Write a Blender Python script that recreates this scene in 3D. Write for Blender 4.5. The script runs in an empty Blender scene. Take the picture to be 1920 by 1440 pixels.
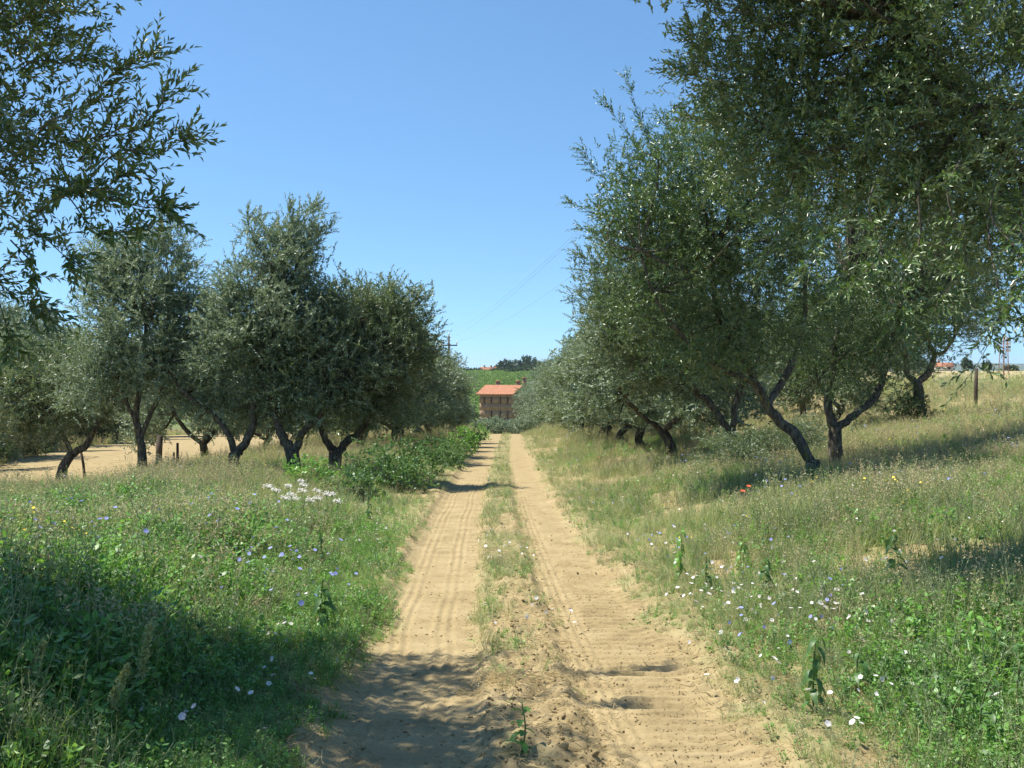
import bpy, math, numpy as np
from mathutils import Vector

# ------------------------------------------------------------------ camera, world, sun, exposure
S = bpy.context.scene
COL = S.collection
cd = bpy.data.cameras.new('camera'); cam = bpy.data.objects.new('camera', cd); COL.objects.link(cam)
cam.location = (0, 0, 1.65); cam.rotation_euler = (math.radians(90), 0, 0)
F = 2000.0                                   # focal length in photograph pixels (1920 wide)
HOR = 690.0                                  # horizon row in the photograph
cd.sensor_width = 36.0; cd.lens = 36.0*F/1920; cd.shift_y = -(720-HOR)/1920
cd.clip_start = 0.05; cd.clip_end = 20000
S.camera = cam

SUN_EL = 64.0
SUNV = Vector((-0.97, 0.20, 0)).normalized()*math.cos(math.radians(SUN_EL)) + Vector((0, 0, math.sin(math.radians(SUN_EL))))
w = bpy.data.worlds.new('World'); S.world = w; w.use_nodes = True
nt = w.node_tree; nt.nodes.clear()
sky = nt.nodes.new('ShaderNodeTexSky'); sky.sky_type = 'NISHITA'; sky.sun_disc = False
sky.sun_elevation = math.radians(SUN_EL); sky.sun_rotation = math.atan2(SUNV.x, SUNV.y)
sky.altitude = 0; sky.air_density = 1.0; sky.dust_density = 0.0; sky.ozone_density = 6.0
bg = nt.nodes.new('ShaderNodeBackground'); bg.inputs[1].default_value = 0.11
wo = nt.nodes.new('ShaderNodeOutputWorld')
tc = nt.nodes.new('ShaderNodeTexCoord'); vm = nt.nodes.new('ShaderNodeVectorMath'); vm.operation = 'MULTIPLY_ADD'   # a clear dry sky: less horizon glare everywhere round
vm.inputs[1].default_value = (1, 1, 1.3); vm.inputs[2].default_value = (0, 0, .105); vn = nt.nodes.new('ShaderNodeVectorMath'); vn.operation = 'NORMALIZE'
nt.links.new(tc.outputs['Generated'], vm.inputs[0]); nt.links.new(vm.outputs[0], vn.inputs[0]); nt.links.new(vn.outputs[0], sky.inputs[0])
mx = nt.nodes.new('ShaderNodeMix'); mx.data_type = 'RGBA'; mx.blend_type = 'MULTIPLY'; mx.inputs[0].default_value = 1; mx.inputs[7].default_value = (.94, 1.09, 1.05, 1)
nt.links.new(sky.outputs[0], mx.inputs[6]); nt.links.new(mx.outputs[2], bg.inputs[0]); nt.links.new(bg.outputs[0], wo.inputs[0])
sl = bpy.data.lights.new('sun', 'SUN'); sl.energy = 5.0; sl.angle = math.radians(0.53); sl.color = (1.0, 0.95, 0.86)
sun = bpy.data.objects.new('sun', sl); COL.objects.link(sun)
sun.rotation_euler = SUNV.to_track_quat('Z', 'Y').to_euler(); sun.location = (-20, -8, 30)
vs = S.view_settings; vs.view_transform = 'Standard'; vs.look = 'None'; vs.exposure = 0.80; vs.gamma = 1; vs.use_curve_mapping = False
S.render.engine = 'CYCLES'
S.cycles.max_bounces = 6; S.cycles.diffuse_bounces = 3; S.cycles.glossy_bounces = 2; S.cycles.transmission_bounces = 3
S.cycles.volume_bounces = 0; S.cycles.caustics_reflective = False; S.cycles.caustics_refractive = False
S.cycles.use_denoising = True

# ------------------------------------------------------------------ small maths
def hsh(ix, iy, seed):
    h = (ix.astype(np.int64)*374761393 + iy.astype(np.int64)*668265263 + seed*974634777) & 0x7fffffff
    h = ((h ^ (h >> 13))*1274126177) & 0x7fffffff
    return ((h ^ (h >> 16)) & 0xffff)/65535.0
def vnoise(x, y, s=0):
    x = np.asarray(x, float); y = np.asarray(y, float)
    ix = np.floor(x); iy = np.floor(y); fx = x-ix; fy = y-iy
    fx = fx*fx*(3-2*fx); fy = fy*fy*(3-2*fy)
    a = hsh(ix, iy, s); b = hsh(ix+1, iy, s); c = hsh(ix, iy+1, s); d = hsh(ix+1, iy+1, s)
    return (a*(1-fx)+b*fx)*(1-fy)+(c*(1-fx)+d*fx)*fy          # 0..1
def fbm(x, y, s=0, o=3):
    r = 0; a = .5; t = 0
    for k in range(o):
        r = r + a*vnoise(x*2**k, y*2**k, s+k*7); t += a; a *= .5
    return r/t
def sst(a, b, x):
    t = np.clip((np.asarray(x, float)-a)/(b-a), 0, 1); return t*t*(3-2*t)
def nrm(a):
    return a/np.maximum(np.linalg.norm(a, axis=-1, keepdims=True), 1e-9)

# ------------------------------------------------------------------ terrain height
KY = [-200, -60, 0, 80, 92, 105, 130, 180, 240, 270, 330, 480, 560, 620, 800, 1200, 2500, 9000]
KZ = [6, 2.5, 0, -3.4, -4.0, -5.0, -7.6, -11.4, -12.3, -11.9, -9.3, -2.4, -1.4, -1.1, -3.5, -14, -25, -26]
def road_c(y): return -0.50+0.88*np.exp(-np.clip(y, -5, 1e4)/15.0)
def plane(y): return (np.interp(y-3, KY, KZ)+np.interp(y+3, KY, KZ)+np.interp(y, KY, KZ))/3
def half_w(x, y):                                  # half width of the bare track, wobbly
    return 1.12+0.28*(fbm(y*.5, np.sign(x)*9.0, 3)-.5)+.5*(fbm(y*2.3, np.sign(x)*5+x*1.5, 5, 3)-.5)
def terr(x, y):
    x = np.asarray(x, float); y = np.asarray(y, float)
    c = road_c(y); r = x-c
    z = plane(y)
    z = z + .45*sst(1.2, 5, r)+.3*sst(5, 11, r) + .30*sst(1.3, 3.5, -r)*(1-1.2*sst(6, 10, -r))
    z = z - .02*np.clip(-x-14, 0, 80)+.30*sst(-9, -14, x)*sst(26, 42, y)*sst(110, 80, y)
    far = np.clip(y-150, 0, None)
    pl = np.interp(y, [-200, 0, 60, 300, 500, 800, 2500, 9000], [1.4, .9, .40, .80, .2, -6, -25, -26])
    wr = sst(4, 18, x-.0*y) if np.all(y < 150) else sst(0, 1, (x-4-far*.3)/(14+far*.2))
    z = z*(1-wr)+pl*wr
    z = z + (fbm(x*.25, y*.25, 11)-.5)*.28*sst(1.1, 3, np.abs(r))*sst(300, 60, y)
    return z
def tread_phase(x, y): return (y+.06*x)/.152+.5*(vnoise(x*.8, y*.4, 33)-.5)+.22*vnoise(x*7, y*7, 34)
def micro(x, y):                                    # relief of the track surface and clods
    c = road_c(y); r = x-c
    n1 = fbm(x*9, y*9, 21, 3)-.5; n2 = fbm(x*30, y*30, 25, 2)-.5
    wx = .02*(vnoise(y*1.2, y*0, 31)-.5)*2
    on = sst(1.35, 1.1, np.abs(r))
    lr = sst(.30, .25, np.abs(r+.70+wx))
    rr = sst(.36, .26, np.abs(r-.88))*sst(30, 18, y)*(.7+.3*sst(.3, .6, vnoise(y*.9, r*2, 37)+.2))
    cl = sst(.46, .16, np.abs(r-.07))
    ph = tread_phase(x, y); fr = ph % 1; amp = .75+.5*vnoise(x*6, np.floor(ph)*3.7, 35)
    bars = amp*np.where(fr < .82, 1-fr/.82, (fr-.82)/.18)
    rib = np.sin(2*np.pi*(r+.70+wx)/.085)
    ribs = .008*rib*lr*sst(40, 20, y)*(.55+.45*sst(.35, .5, vnoise(x*2, y*1.5, 41)))*sst(.05, .085, np.abs(r+.70+wx))
    rt = .006*np.sin(2*np.pi*(r-.44)/.07)*sst(.13, .1, np.abs(r-.46))
    dots = .005*sst(0, .5, np.sin(2*np.pi*y/.07))*sst(.13, .1, np.abs(r-.46))
    fadey = sst(45, 12, y)
    z = (-.045*sst(.50, .38, np.abs(r+.70)) - .045*sst(.52, .40, np.abs(r-.75)))
    rough = np.maximum(cl, sst(.98, 1.2, np.abs(r))*sst(1.9, 1.4, np.abs(r)))
    z = z+rough*(.035*np.clip(vnoise(x*21, y*21, 58)-.45, 0, 1)+.025*np.clip(vnoise(x*34, y*34, 59)-.5, 0, 1))*sst(22, 12, y)
    lump = np.clip(fbm(x*5.5, y*5.5, 51, 3)-.5, 0, 1)*.16*cl
    lump = lump+np.clip(vnoise(x*11, y*11, 55)-.5, 0, 1)*.06*cl*sst(.35, .6, fbm(x*.9, y*.9, 57))
    z = z + on*((.005+.012*cl)*n1+(.008+.008*cl)*n2*(1-.5*lr)) + ribs + (.038*bars-.015)*rr*np.clip(.6+.8*vnoise(x*3, y*3, 36), 0, 1)*sst(.12, .2, np.abs(r-.46)+.3*sst(.55, .6, r)) + (rt+dots)*sst(30, 12, y)
    z = z + lump*fadey + (1-on)*(.05*n1+.02*n2)
    edge = sst(.95, 1.15, np.abs(r))*sst(1.9, 1.3, np.abs(r))
    z = z + edge*(.05*np.clip(fbm(x*6, y*6, 61)-.45, 0, 1)*2+.03)
    return z*sst(60, 25, y)
def ground(x, y): return terr(x, y)+micro(x, y)
def g1(x, y): return float(ground(np.array([x]), np.array([y]))[0])
def hit(px, py):                                     # where the sight line through a photo pixel meets the ground
    u = (px-960)/F; v = (HOR-py)/F
    d = np.arange(3.5, 400, .05)
    e = 1.65+v*d - terr(u*d, d)
    k = int(np.argmax(e < 0)); dd = float(d[k])
    return u*dd, dd
def P(px, py, d): return np.array([(px-960)*d/F, d, 1.65+(HOR-py)*d/F])

# ------------------------------------------------------------------ mesh helpers
def mesh(name, V, T, mats, mi=None, smooth=False, attrs=None, poly=3):
    V = np.asarray(V, np.float32).reshape(-1, 3); T = np.asarray(T, np.int32).reshape(-1, poly)
    m = bpy.data.meshes.new(name)
    m.vertices.add(len(V)); m.vertices.foreach_set('co', V.ravel())
    m.loops.add(len(T)*poly); m.loops.foreach_set('vertex_index', T.ravel())
    m.polygons.add(len(T)); m.polygons.foreach_set('loop_start', np.arange(0, len(T)*poly, poly, dtype=np.int32))
    try: m.polygons.foreach_set('loop_total', np.full(len(T), poly, np.int32))
    except Exception: pass
    for k in mats: m.materials.append(k)
    if mi is not None: m.polygons.foreach_set('material_index', np.asarray(mi, np.int32))
    if smooth: m.polygons.foreach_set('use_smooth', np.ones(len(T), bool))
    for an, av in (attrs or {}).items():
        a = m.attributes.new(an, 'FLOAT', 'POINT'); a.data.foreach_set('value', np.asarray(av, np.float32))
    m.update(calc_edges=True); m.validate()
    return m
class MB:
    def __init__(s): s.V = []; s.T = []; s.M = []; s.n = 0
    def add(s, V, T, mi=0):
        V = np.asarray(V, float).reshape(-1, 3); T = np.asarray(T, int).reshape(-1, 3)
        s.V.append(V); s.T.append(T+s.n); s.M.append(np.full(len(T), mi)); s.n += len(V); return s
    def quad(s, V, Q, mi=0):
        Q = np.asarray(Q, int).reshape(-1, 4); return s.add(V, np.concatenate([Q[:, [0, 1, 2]], Q[:, [0, 2, 3]]]), mi)
    def box(s, x0, x1, y0, y1, z0, z1, mi=0):
        V = [(x0,y0,z0),(x1,y0,z0),(x1,y1,z0),(x0,y1,z0),(x0,y0,z1),(x1,y0,z1),(x1,y1,z1),(x0,y1,z1)]
        return s.quad(V, [(0,3,2,1),(4,5,6,7),(0,1,5,4),(1,2,6,5),(2,3,7,6),(3,0,4,7)], mi)
    def mesh(s, name, mats, smooth=False): return mesh(name, np.concatenate(s.V), np.concatenate(s.T), mats, np.concatenate(s.M), smooth)
def link(name, data, parent=None, kind=None):
    o = bpy.data.objects.new(name, data); COL.objects.link(o)
    if parent is not None: o.parent = parent
    if kind: o['kind'] = kind
    return o
def tag(o, label, cat, group=None, kind=None):
    o['label'] = label; o['category'] = cat
    if group: o['group'] = group
    if kind: o['kind'] = kind
    return o
def empty(name, loc, rz=0):
    o = bpy.data.objects.new(name, None); COL.objects.link(o); o.location = [float(v) for v in loc]; o.rotation_euler = (0, 0, rz)
    o.empty_display_size = .2; return o
def dup(root, loc, rz=0, sc=1.0):
    r = root.copy(); COL.objects.link(r); r.location = [float(v) for v in loc]; r.rotation_euler = (0, 0, rz); r.scale = (sc, sc, sc)
    for ch in root.children:
        c = ch.copy(); COL.objects.link(c); c.parent = r
        for g in ch.children:
            d = g.copy(); COL.objects.link(d); d.parent = c
    return r
def catmull(pts, n):
    p = np.asarray(pts, float); 
    if len(p) < 3: 
        t = np.linspace(0, 1, n)[:, None]; return p[0]*(1-t)+p[-1]*t
    q = np.vstack([2*p[0]-p[1], p, 2*p[-1]-p[-2]]); m = len(p)-1
    u = np.linspace(0, m-1e-6, n); i = u.astype(int); t = (u-i)[:, None]
    a, b, c, d = q[i], q[i+1], q[i+2], q[i+3]
    return .5*((2*b)+(-a+c)*t+(2*a-5*b+4*c-d)*t**2+(-a+3*b-3*c+d)*t**3)
def tube(path, rad, sides=8, gnarl=0.0, rs=None, cap=True):
    path = np.asarray(path, float); n = len(path); rad = np.broadcast_to(rad, (n,)).astype(float)
    tg = nrm(np.gradient(path, axis=0)); ref = np.array([.31, .9, .2])
    a = nrm(np.cross(tg, ref)); b = np.cross(tg, a)
    th = np.linspace(0, 2*np.pi, sides, endpoint=False)
    R = rad[:, None]*np.ones((1, sides))
    if gnarl:
        ph = (rs.random(4)*6 if rs is not None else np.zeros(4)); s = np.linspace(0, 1, n)[:, None]*n*.35
        R = R*(1+gnarl*(.6*np.sin(2*th+ph[0]+s)+.5*np.sin(3*th+ph[1]-s*.7)+.35*np.sin(5*th+ph[2]+s*1.9)))
        if rs is not None: R = R*(1+gnarl*.5*(rs.random(R.shape)-.5))
    V = path[:, None]+R[..., None]*(np.cos(th)[None, :, None]*a[:, None]+np.sin(th)[None, :, None]*b[:, None])
    V = V.reshape(-1, 3)
    i = np.arange(n-1)[:, None]*sides; j = np.arange(sides)[None]; k = (j+1) % sides
    Q = np.stack([i+j, i+k, i+sides+k, i+sides+j], -1).reshape(-1, 4)
    T = np.concatenate([Q[:, [0, 1, 2]], Q[:, [0, 2, 3]]])
    if cap:
        V = np.vstack([V, path[-1:]]); e = (n-1)*sides
        T = np.vstack([T, np.stack([e+j[0], e+k[0], np.full(sides, n*sides)], -1)])
    return V, T
def rand_dir(rs, n):
    v = rs.normal(size=(n, 3)); return nrm(v)
def leaves(B, D, N, L, W, kind=2, curl=.12):
    """B base, D direction, N face normal, L length, W width -> verts, tris"""
    n = len(B); L = np.broadcast_to(L, (n,))[:, None]; W = np.broadcast_to(W, (n,))[:, None]
    Sd = nrm(np.cross(D, N)); N = np.cross(Sd, D)
    if kind == 2:
        v = np.stack([B, B+D*L*.45+Sd*W*.5+N*L*curl, B+D*L, B+D*L*.45-Sd*W*.5+N*L*curl], 1)
        f = np.array([[0, 1, 2], [0, 2, 3]])
    else:
        v = np.stack([B, B+D*L*.28+Sd*W*.45+N*L*curl*.8, B+D*L*.28-Sd*W*.45+N*L*curl*.8,
                      B+D*L*.68+Sd*W*.40+N*L*curl*.9, B+D*L*.68-Sd*W*.40+N*L*curl*.9, B+D*L], 1)
        f = np.array([[0, 1, 2], [1, 3, 4], [1, 4, 2], [3, 5, 4]])
    k = v.shape[1]
    T = (f[None]+(np.arange(n)*k)[:, None, None]).reshape(-1, 3)
    return v.reshape(-1, 3), T
def sprays(rs, B, D, Ls, k, L, W, kind, droop=.25, twig=True, tr=.0022):
    """n leafy shoots: B base, D direction, Ls length, k leaves each -> list of (V, T, mat)"""
    n = len(B); out = []
    t = (np.arange(k)+.6)/k
    ref = rand_dir(rs, n); A = nrm(np.cross(D, ref)); C = np.cross(D, A)
    Ls = np.broadcast_to(Ls, (n,))
    dr = droop*Ls
    pos = B[:, None]+D[:, None]*(Ls[:, None]*t)[..., None]; pos[..., 2] -= dr[:, None]*(t**2)[None]
    tan = D[:, None]*np.ones((1, k, 1)); tan = tan.copy(); tan[..., 2] -= 2*droop*t[None]; tan = nrm(tan)
    ang = (np.arange(k)//2)*(np.pi/2)+np.where(np.arange(k) % 2, np.pi, 0)
    ang = ang[None]+rs.normal(size=(n, k))*.5
    side = A[:, None]*np.cos(ang)[..., None]+C[:, None]*np.sin(ang)[..., None]
    dirn = nrm(tan*(.75+.5*t[None, :, None])+side*.8+rs.normal(size=(n, k, 3))*.15)
    nor = nrm(tan*1.0-side*.5+np.array([0, 0, .6])+rs.normal(size=(n, k, 3))*.45)
    size = (.7+.5*rs.random((n, k)))*(1-.35*t[None]**3)
    V, T = leaves(pos.reshape(-1, 3), dirn.reshape(-1, 3), nor.reshape(-1, 3), (L*size).ravel(), (W*size).ravel(), kind)
    out.append((V, T, 0))
    if twig:
        m = 3; tt = np.linspace(0, 1, m)
        pp = B[:, None]+D[:, None]*(Ls[:, None]*tt)[..., None]; pp[..., 2] -= dr[:, None]*(tt**2)[None]
        th = np.array([0, 2.094, 4.189]); rr = tr*(1-.7*tt)
        vv = pp[:, :, None]+rr[None, :, None, None]*(A[:, None, None]*np.cos(th)[None, None, :, None]+C[:, None, None]*np.sin(th)[None, None, :, None])
        i = np.arange(m-1)[:, None]*3; j = np.arange(3)[None]; q = (j+1) % 3
        Q = np.stack([i+j, i+q, i+3+q, i+3+j], -1).reshape(-1, 4); f = np.concatenate([Q[:, [0, 1, 2]], Q[:, [0, 2, 3]]])
        out.append((vv.reshape(-1, 3), (f[None]+(np.arange(n)*m*3)[:, None, None]).reshape(-1, 3), 1))
    return out

# ------------------------------------------------------------------ materials
def mat(name):
    m = bpy.data.materials.new(name); m.use_nodes = True; n = m.node_tree; n.nodes.clear()
    return m, n, (lambda t, **k: nd(n, t, **k)), n.links.new
def nd(n, t, **k):
    o = n.nodes.new(t)
    for a, b in k.items(): setattr(o, a, b)
    return o
def ramp(N, stops):
    r = N('ShaderNodeValToRGB'); e = r.color_ramp.elements
    while len(e) < len(stops): e.new(.5)
    for q, (p, c) in zip(e, stops): q.position = p; q.color = (*c, 1)
    return r
def plain(name, col, rough=.7, spec=.3, noise=None, col2=None, bump=0, metal=0):
    m, n, N, K = mat(name); b = N('ShaderNodeBsdfPrincipled'); o = N('ShaderNodeOutputMaterial'); K(b.outputs[0], o.inputs[0])
    b.inputs['Base Color'].default_value = (*col, 1); b.inputs['Roughness'].default_value = rough
    b.inputs['Specular IOR Level'].default_value = spec; b.inputs['Metallic'].default_value = metal
    if noise:
        tc = N('ShaderNodeTexCoord'); t = N('ShaderNodeTexNoise'); t.inputs['Scale'].default_value = noise; t.inputs['Detail'].default_value = 5
        K(tc.outputs['Object'], t.inputs[0]); r = ramp(N, [(.35, col), (.65, col2 or tuple(c*.6 for c in col))]); K(t.outputs[0], r.inputs[0]); K(r.outputs[0], b.inputs['Base Color'])
        if bump:
            bp = N('ShaderNodeBump'); bp.inputs['Strength'].default_value = bump; bp.inputs['Distance'].default_value = .02; K(t.outputs[0], bp.inputs['Height']); K(bp.outputs[0], b.inputs['Normal'])
    return m
def leafmat(name, c1, c2, under, rough=.42, spec=.5, trans=.25, tcol=None, per='island', c3=None):
    """c1..c2 spread of upper side colours leaf by leaf, under = colour of the underside"""
    m, n, N, K = mat(name); o = N('ShaderNodeOutputMaterial'); b = N('ShaderNodeBsdfPrincipled'); g = N('ShaderNodeNewGeometry')
    oi = N('ShaderNodeObjectInfo'); 
    if c3 is None: c3 = tuple((a+b_)/2 for a, b_ in zip(c1, c2))
    r = ramp(N, [(0, c1), (.5, c3), (1, c2)])
    if per == 'island': K(g.outputs['Random Per Island'], r.inputs[0])
    else:
        ma = N('ShaderNodeMath', operation='MULTIPLY_ADD'); ma.inputs[1].default_value = .45
        mb = N('ShaderNodeMath', operation='MULTIPLY'); mb.inputs[1].default_value = .55
        K(oi.outputs['Random'], mb.inputs[0]); K(g.outputs['Random Per Island'], ma.inputs[0]); K(mb.outputs[0], ma.inputs[2]); K(ma.outputs[0], r.inputs[0])
    mx = N('ShaderNodeMix', data_type='RGBA'); K(g.outputs['Backfacing'], mx.inputs[0]); K(r.outputs[0], mx.inputs[6]); mx.inputs[7].default_value = (*under, 1)
    K(mx.outputs[2], b.inputs['Base Color']); b.inputs['Roughness'].default_value = rough; b.inputs['Specular IOR Level'].default_value = spec
    t = N('ShaderNodeBsdfTranslucent'); t.inputs[0].default_value = (*(tcol or tuple(min(1, 1.6*v) for v in c3)), 1)
    ms = N('ShaderNodeMixShader'); ms.inputs[0].default_value = trans; K(b.outputs[0], ms.inputs[1]); K(t.outputs[0], ms.inputs[2]); K(ms.outputs[0], o.inputs[0])
    return m
M = {}
M['olive'] = leafmat('olive_leaf', (.060, .105, .040), (.160, .200, .100), (.30, .35, .24), rough=.38, spec=.5, trans=.25, tcol=(.20, .28, .08))
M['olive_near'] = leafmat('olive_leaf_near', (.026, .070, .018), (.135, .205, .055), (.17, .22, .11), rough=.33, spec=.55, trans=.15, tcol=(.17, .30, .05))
M['olive_far'] = leafmat('olive_leaf_grey', (.095, .150, .078), (.240, .305, .190), (.33, .41, .30), rough=.42, spec=.45, trans=.25, tcol=(.24, .30, .12))
M['twig'] = plain('twig_bark', (.16, .15, .10), .8, .2)
def barkmat():
    m, n, N, K = mat('olive_bark'); b = N('ShaderNodeBsdfPrincipled'); o = N('ShaderNodeOutputMaterial'); K(b.outputs[0], o.inputs[0])
    tc = N('ShaderNodeTexCoord'); mp = N('ShaderNodeMapping'); mp.inputs['Scale'].default_value = (1, 1, .35); K(tc.outputs['Object'], mp.inputs[0])
    t = N('ShaderNodeTexNoise'); t.inputs['Scale'].default_value = 22; t.inputs['Detail'].default_value = 8; K(mp.outputs[0], t.inputs[0])
    r = ramp(N, [(.3, (.035, .028, .022)), (.5, (.10, .085, .065)), (.72, (.20, .18, .145))]); K(t.outputs[0], r.inputs[0])
    t2 = N('ShaderNodeTexNoise'); t2.inputs['Scale'].default_value = 7; t2.inputs['Detail'].default_value = 4; K(tc.outputs['Object'], t2.inputs[0])
    r2 = ramp(N, [(.62, (0, 0, 0)), (.68, (1, 1, 1))]); K(t2.outputs[0], r2.inputs[0])
    mx = N('ShaderNodeMix', data_type='RGBA'); K(r2.outputs[0], mx.inputs[0]); K(r.outputs[0], mx.inputs[6]); mx.inputs[7].default_value = (.17, .15, .04, 1)
    K(mx.outputs[2], b.inputs['Base Color']); b.inputs['Roughness'].default_value = .9; b.inputs['Specular IOR Level'].default_value = .15
    bp = N('ShaderNodeBump'); bp.inputs['Strength'].default_value = .9; bp.inputs['Distance'].default_value = .03; K(t.outputs[0], bp.inputs['Height']); K(bp.outputs[0], b.inputs['Normal'])
    return m
M['bark'] = barkmat()
M['grass'] = leafmat('green_grass', (.155, .290, .050), (.320, .460, .120), (.22, .32, .10), rough=.45, spec=.45, trans=.38, tcol=(.34, .50, .09), per='obj')
M['lush'] = leafmat('lush_weed', (.095, .240, .040), (.220, .410, .085), (.20, .33, .11), rough=.42, spec=.45, trans=.35, tcol=(.24, .48, .06), per='obj')
M['grey'] = leafmat('grey_green_weed', (.23, .300, .130), (.44, .490, .270), (.34, .39, .24), rough=.55, spec=.35, trans=.35, tcol=(.36, .42, .18), per='obj')
M['dry'] = leafmat('dry_grass', (.38, .30, .15), (.62, .53, .32), (.52, .44, .27), rough=.6, spec=.25, trans=.3, tcol=(.5, .4, .2), per='obj')
M['yg'] = leafmat('yellow_green_grass', (.290, .360, .110), (.52, .540, .250), (.36, .40, .19), rough=.5, spec=.35, trans=.38, tcol=(.44, .48, .16), per='obj')
M['mallow'] = leafmat('tall_weed_leaf', (.065, .145, .042), (.125, .225, .070), (.16, .23, .11), rough=.45, spec=.4, trans=.3, tcol=(.14, .28, .05))
M['stem'] = plain('weed_stem', (.13, .16, .06), .6, .3)
M['white'] = leafmat('white_petal', (.74, .72, .68), (.86, .80, .80), (.78, .70, .70), rough=.6, spec=.2, trans=.3, tcol=(.8, .75, .75))
M['blue'] = leafmat('blue_petal', (.26, .30, .62), (.40, .42, .75), (.35, .38, .68), rough=.6, spec=.2, trans=.3, tcol=(.35, .38, .8))
M['yellow'] = plain('yellow_petal', (.72, .55, .06), .6, .2)
M['red'] = plain('poppy_petal', (.65, .10, .05), .6, .2)
M['dark_oak'] = leafmat('dark_oak_leaf', (.020, .050, .020), (.055, .095, .035), (.07, .1, .05), rough=.5, spec=.4, trans=.2, tcol=(.08, .15, .03))
M['vine'] = leafmat('vine_leaf', (.16, .27, .045), (.28, .40, .09), (.14, .2, .07), rough=.5, spec=.3, trans=.3, tcol=(.22, .36, .05), per='obj')
def groundmat(name):
    m, n, N, K = mat(name); b = N('ShaderNodeBsdfPrincipled'); o = N('ShaderNodeOutputMaterial'); K(b.outputs[0], o.inputs[0])
    tc = N('ShaderNodeTexCoord')
    def no(sc, det=6, ro=.6):
        t = N('ShaderNodeTexNoise'); t.inputs['Scale'].default_value = sc; t.inputs['Detail'].default_value = det; t.inputs['Roughness'].default_value = ro; K(tc.outputs['Object'], t.inputs[0]); return t
    def at(a): q = N('ShaderNodeAttribute'); q.attribute_name = a; return q
    def mix(f, a, c):
        x = N('ShaderNodeMix', data_type='RGBA')
        K(f, x.inputs[0]) if not isinstance(f, float) else setattr(x.inputs[0], 'default_value', f)
        K(a, x.inputs[6]); K(c, x.inputs[7]); return x.outputs[2]
    n1 = no(3.0); n2 = no(40, 6, .7); n3 = no(240, 3, .6); n0 = no(.35, 5)
    soil = ramp(N, [(.3, (.255, .193, .098)), (.5, (.32, .246, .128)), (.7, (.37, .290, .158))]); K(n1.outputs[0], soil.inputs[0])
    grit = ramp(N, [(.30, (.36, .29, .21)), (.46, (1, 1, 1)), (.75, (1.1, 1.1, 1.08))]); K(n2.outputs[0], grit.inputs[0])
    g2 = ramp(N, [(.27, (.55, .5, .45)), (.40, (1, 1, 1))]); K(n3.outputs[0], g2.inputs[0])
    def mul(a, c, f=1.0):
        x = N('ShaderNodeMix', data_type='RGBA'); x.blend_type = 'MULTIPLY'; x.inputs[0].default_value = f; K(a, x.inputs[6]); K(c, x.inputs[7]); return x.outputs[2]
    s = mul(mul(soil.outputs[0], grit.outputs[0], .55), g2.outputs[0], .6)
    gr = ramp(N, [(.3, (.10, .14, .045)), (.5, (.19, .21, .085)), (.7, (.30, .27, .14))]); K(no(2.0, 8, .7).outputs[0], gr.inputs[0])
    gm = mul(gr.outputs[0], grit.outputs[0], .5)
    dr = ramp(N, [(.3, (.34, .25, .13)), (.5, (.42, .33, .18)), (.7, (.30, .27, .12))]); K(no(.6, 9, .75).outputs[0], dr.inputs[0])
    dm = mul(dr.outputs[0], grit.outputs[0], .5)
    hz = ramp(N, [(.3, (.07, .11, .035)), (.6, (.12, .16, .05))]); K(n0.outputs[0], hz.inputs[0])
    c = mix(at('green').outputs['Fac'], s, gm)
    c = mix(at('dry').outputs['Fac'], c, dm)
    c = mix(at('vineyard').outputs['Fac'], c, hz.outputs[0])
    K(c, b.inputs['Base Color']); b.inputs['Roughness'].default_value = .95; b.inputs['Specular IOR Level'].default_value = .12
    ad = N('ShaderNodeMath', operation='MULTIPLY_ADD'); ad.inputs[1].default_value = .35; K(n3.outputs[0], ad.inputs[0]); K(n2.outputs[0], ad.inputs[2])
    bp = N('ShaderNodeBump'); bp.inputs['Strength'].default_value = .55; bp.inputs['Distance'].default_value = .012; K(ad.outputs[0], bp.inputs['Height']); K(bp.outputs[0], b.inputs['Normal'])
    return m
M['ground'] = groundmat('earth')

# ------------------------------------------------------------------ the ground, one sheet; the track is its own strip of it
def grow(a, b, s, f):
    r = [a]
    while r[-1] < b: r.append(r[-1]+s); s *= f
    return np.array(r[1:])
xc = np.arange(-1.8, 1.45, .018)
xp = grow(xc[-1], 6500, .035, 1.12); xm = -grow(-xc[0], 6500, .035, 1.12)[::-1]
X = np.concatenate([xm, xc, xp])
yc = np.concatenate([np.arange(4.3, 10, .0165), np.arange(10, 13, .025)])
Y = np.concatenate([-grow(-4.3, 120, .1, 1.3)[::-1], yc, grow(yc[-1], 130, .027, 1.04), grow(134, 7500, 4, 1.09)])
Y = np.unique(Y)
GX, GY = np.meshgrid(X, Y)
GZ = ground(GX, GY)
r = GX-road_c(GY); hw = half_w(GX, GY)
med = sst(.42, .22, np.abs(r-.05+.1*(fbm(GY*.7, GY*0+3, 71)-.5)))*sst(.38, .62, fbm(GX*1.8, GY*.8, 73)+.25*sst(11, 22, GY)-.22*sst(8, 6, GY))
cov = sst(-.12, .25, np.abs(r)-hw)
cov = cov*(1-.85*np.maximum(sst(.57, .66, fbm(GX*.8, GY*.5, 75)+.06*sst(8, 25, GX)), .9*sst(.56, .64, fbm(GX*2.6, GY*1.7, 76))*(GX > 0)*sst(4.5, 2.5, GX)*sst(16, 10, GY)))*(.55+.45*sst(.35, .6, fbm(GX*9, GY*9, 74)))
field = sst(0, 1.2, -(GX+8.3+.08*(GY-24)+1.2*(fbm(GY*.4, GX*.3, 77)-.5)))*sst(21.5, 24, GY+.4*(-GX-10)+2*(fbm(GX*.5, GY*0, 78)-.5))*sst(0, 1.0, GX+15.0+.20*(GY-28.7))
right = sst(7, 12, GX)*sst(10, 16, GY)
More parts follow.
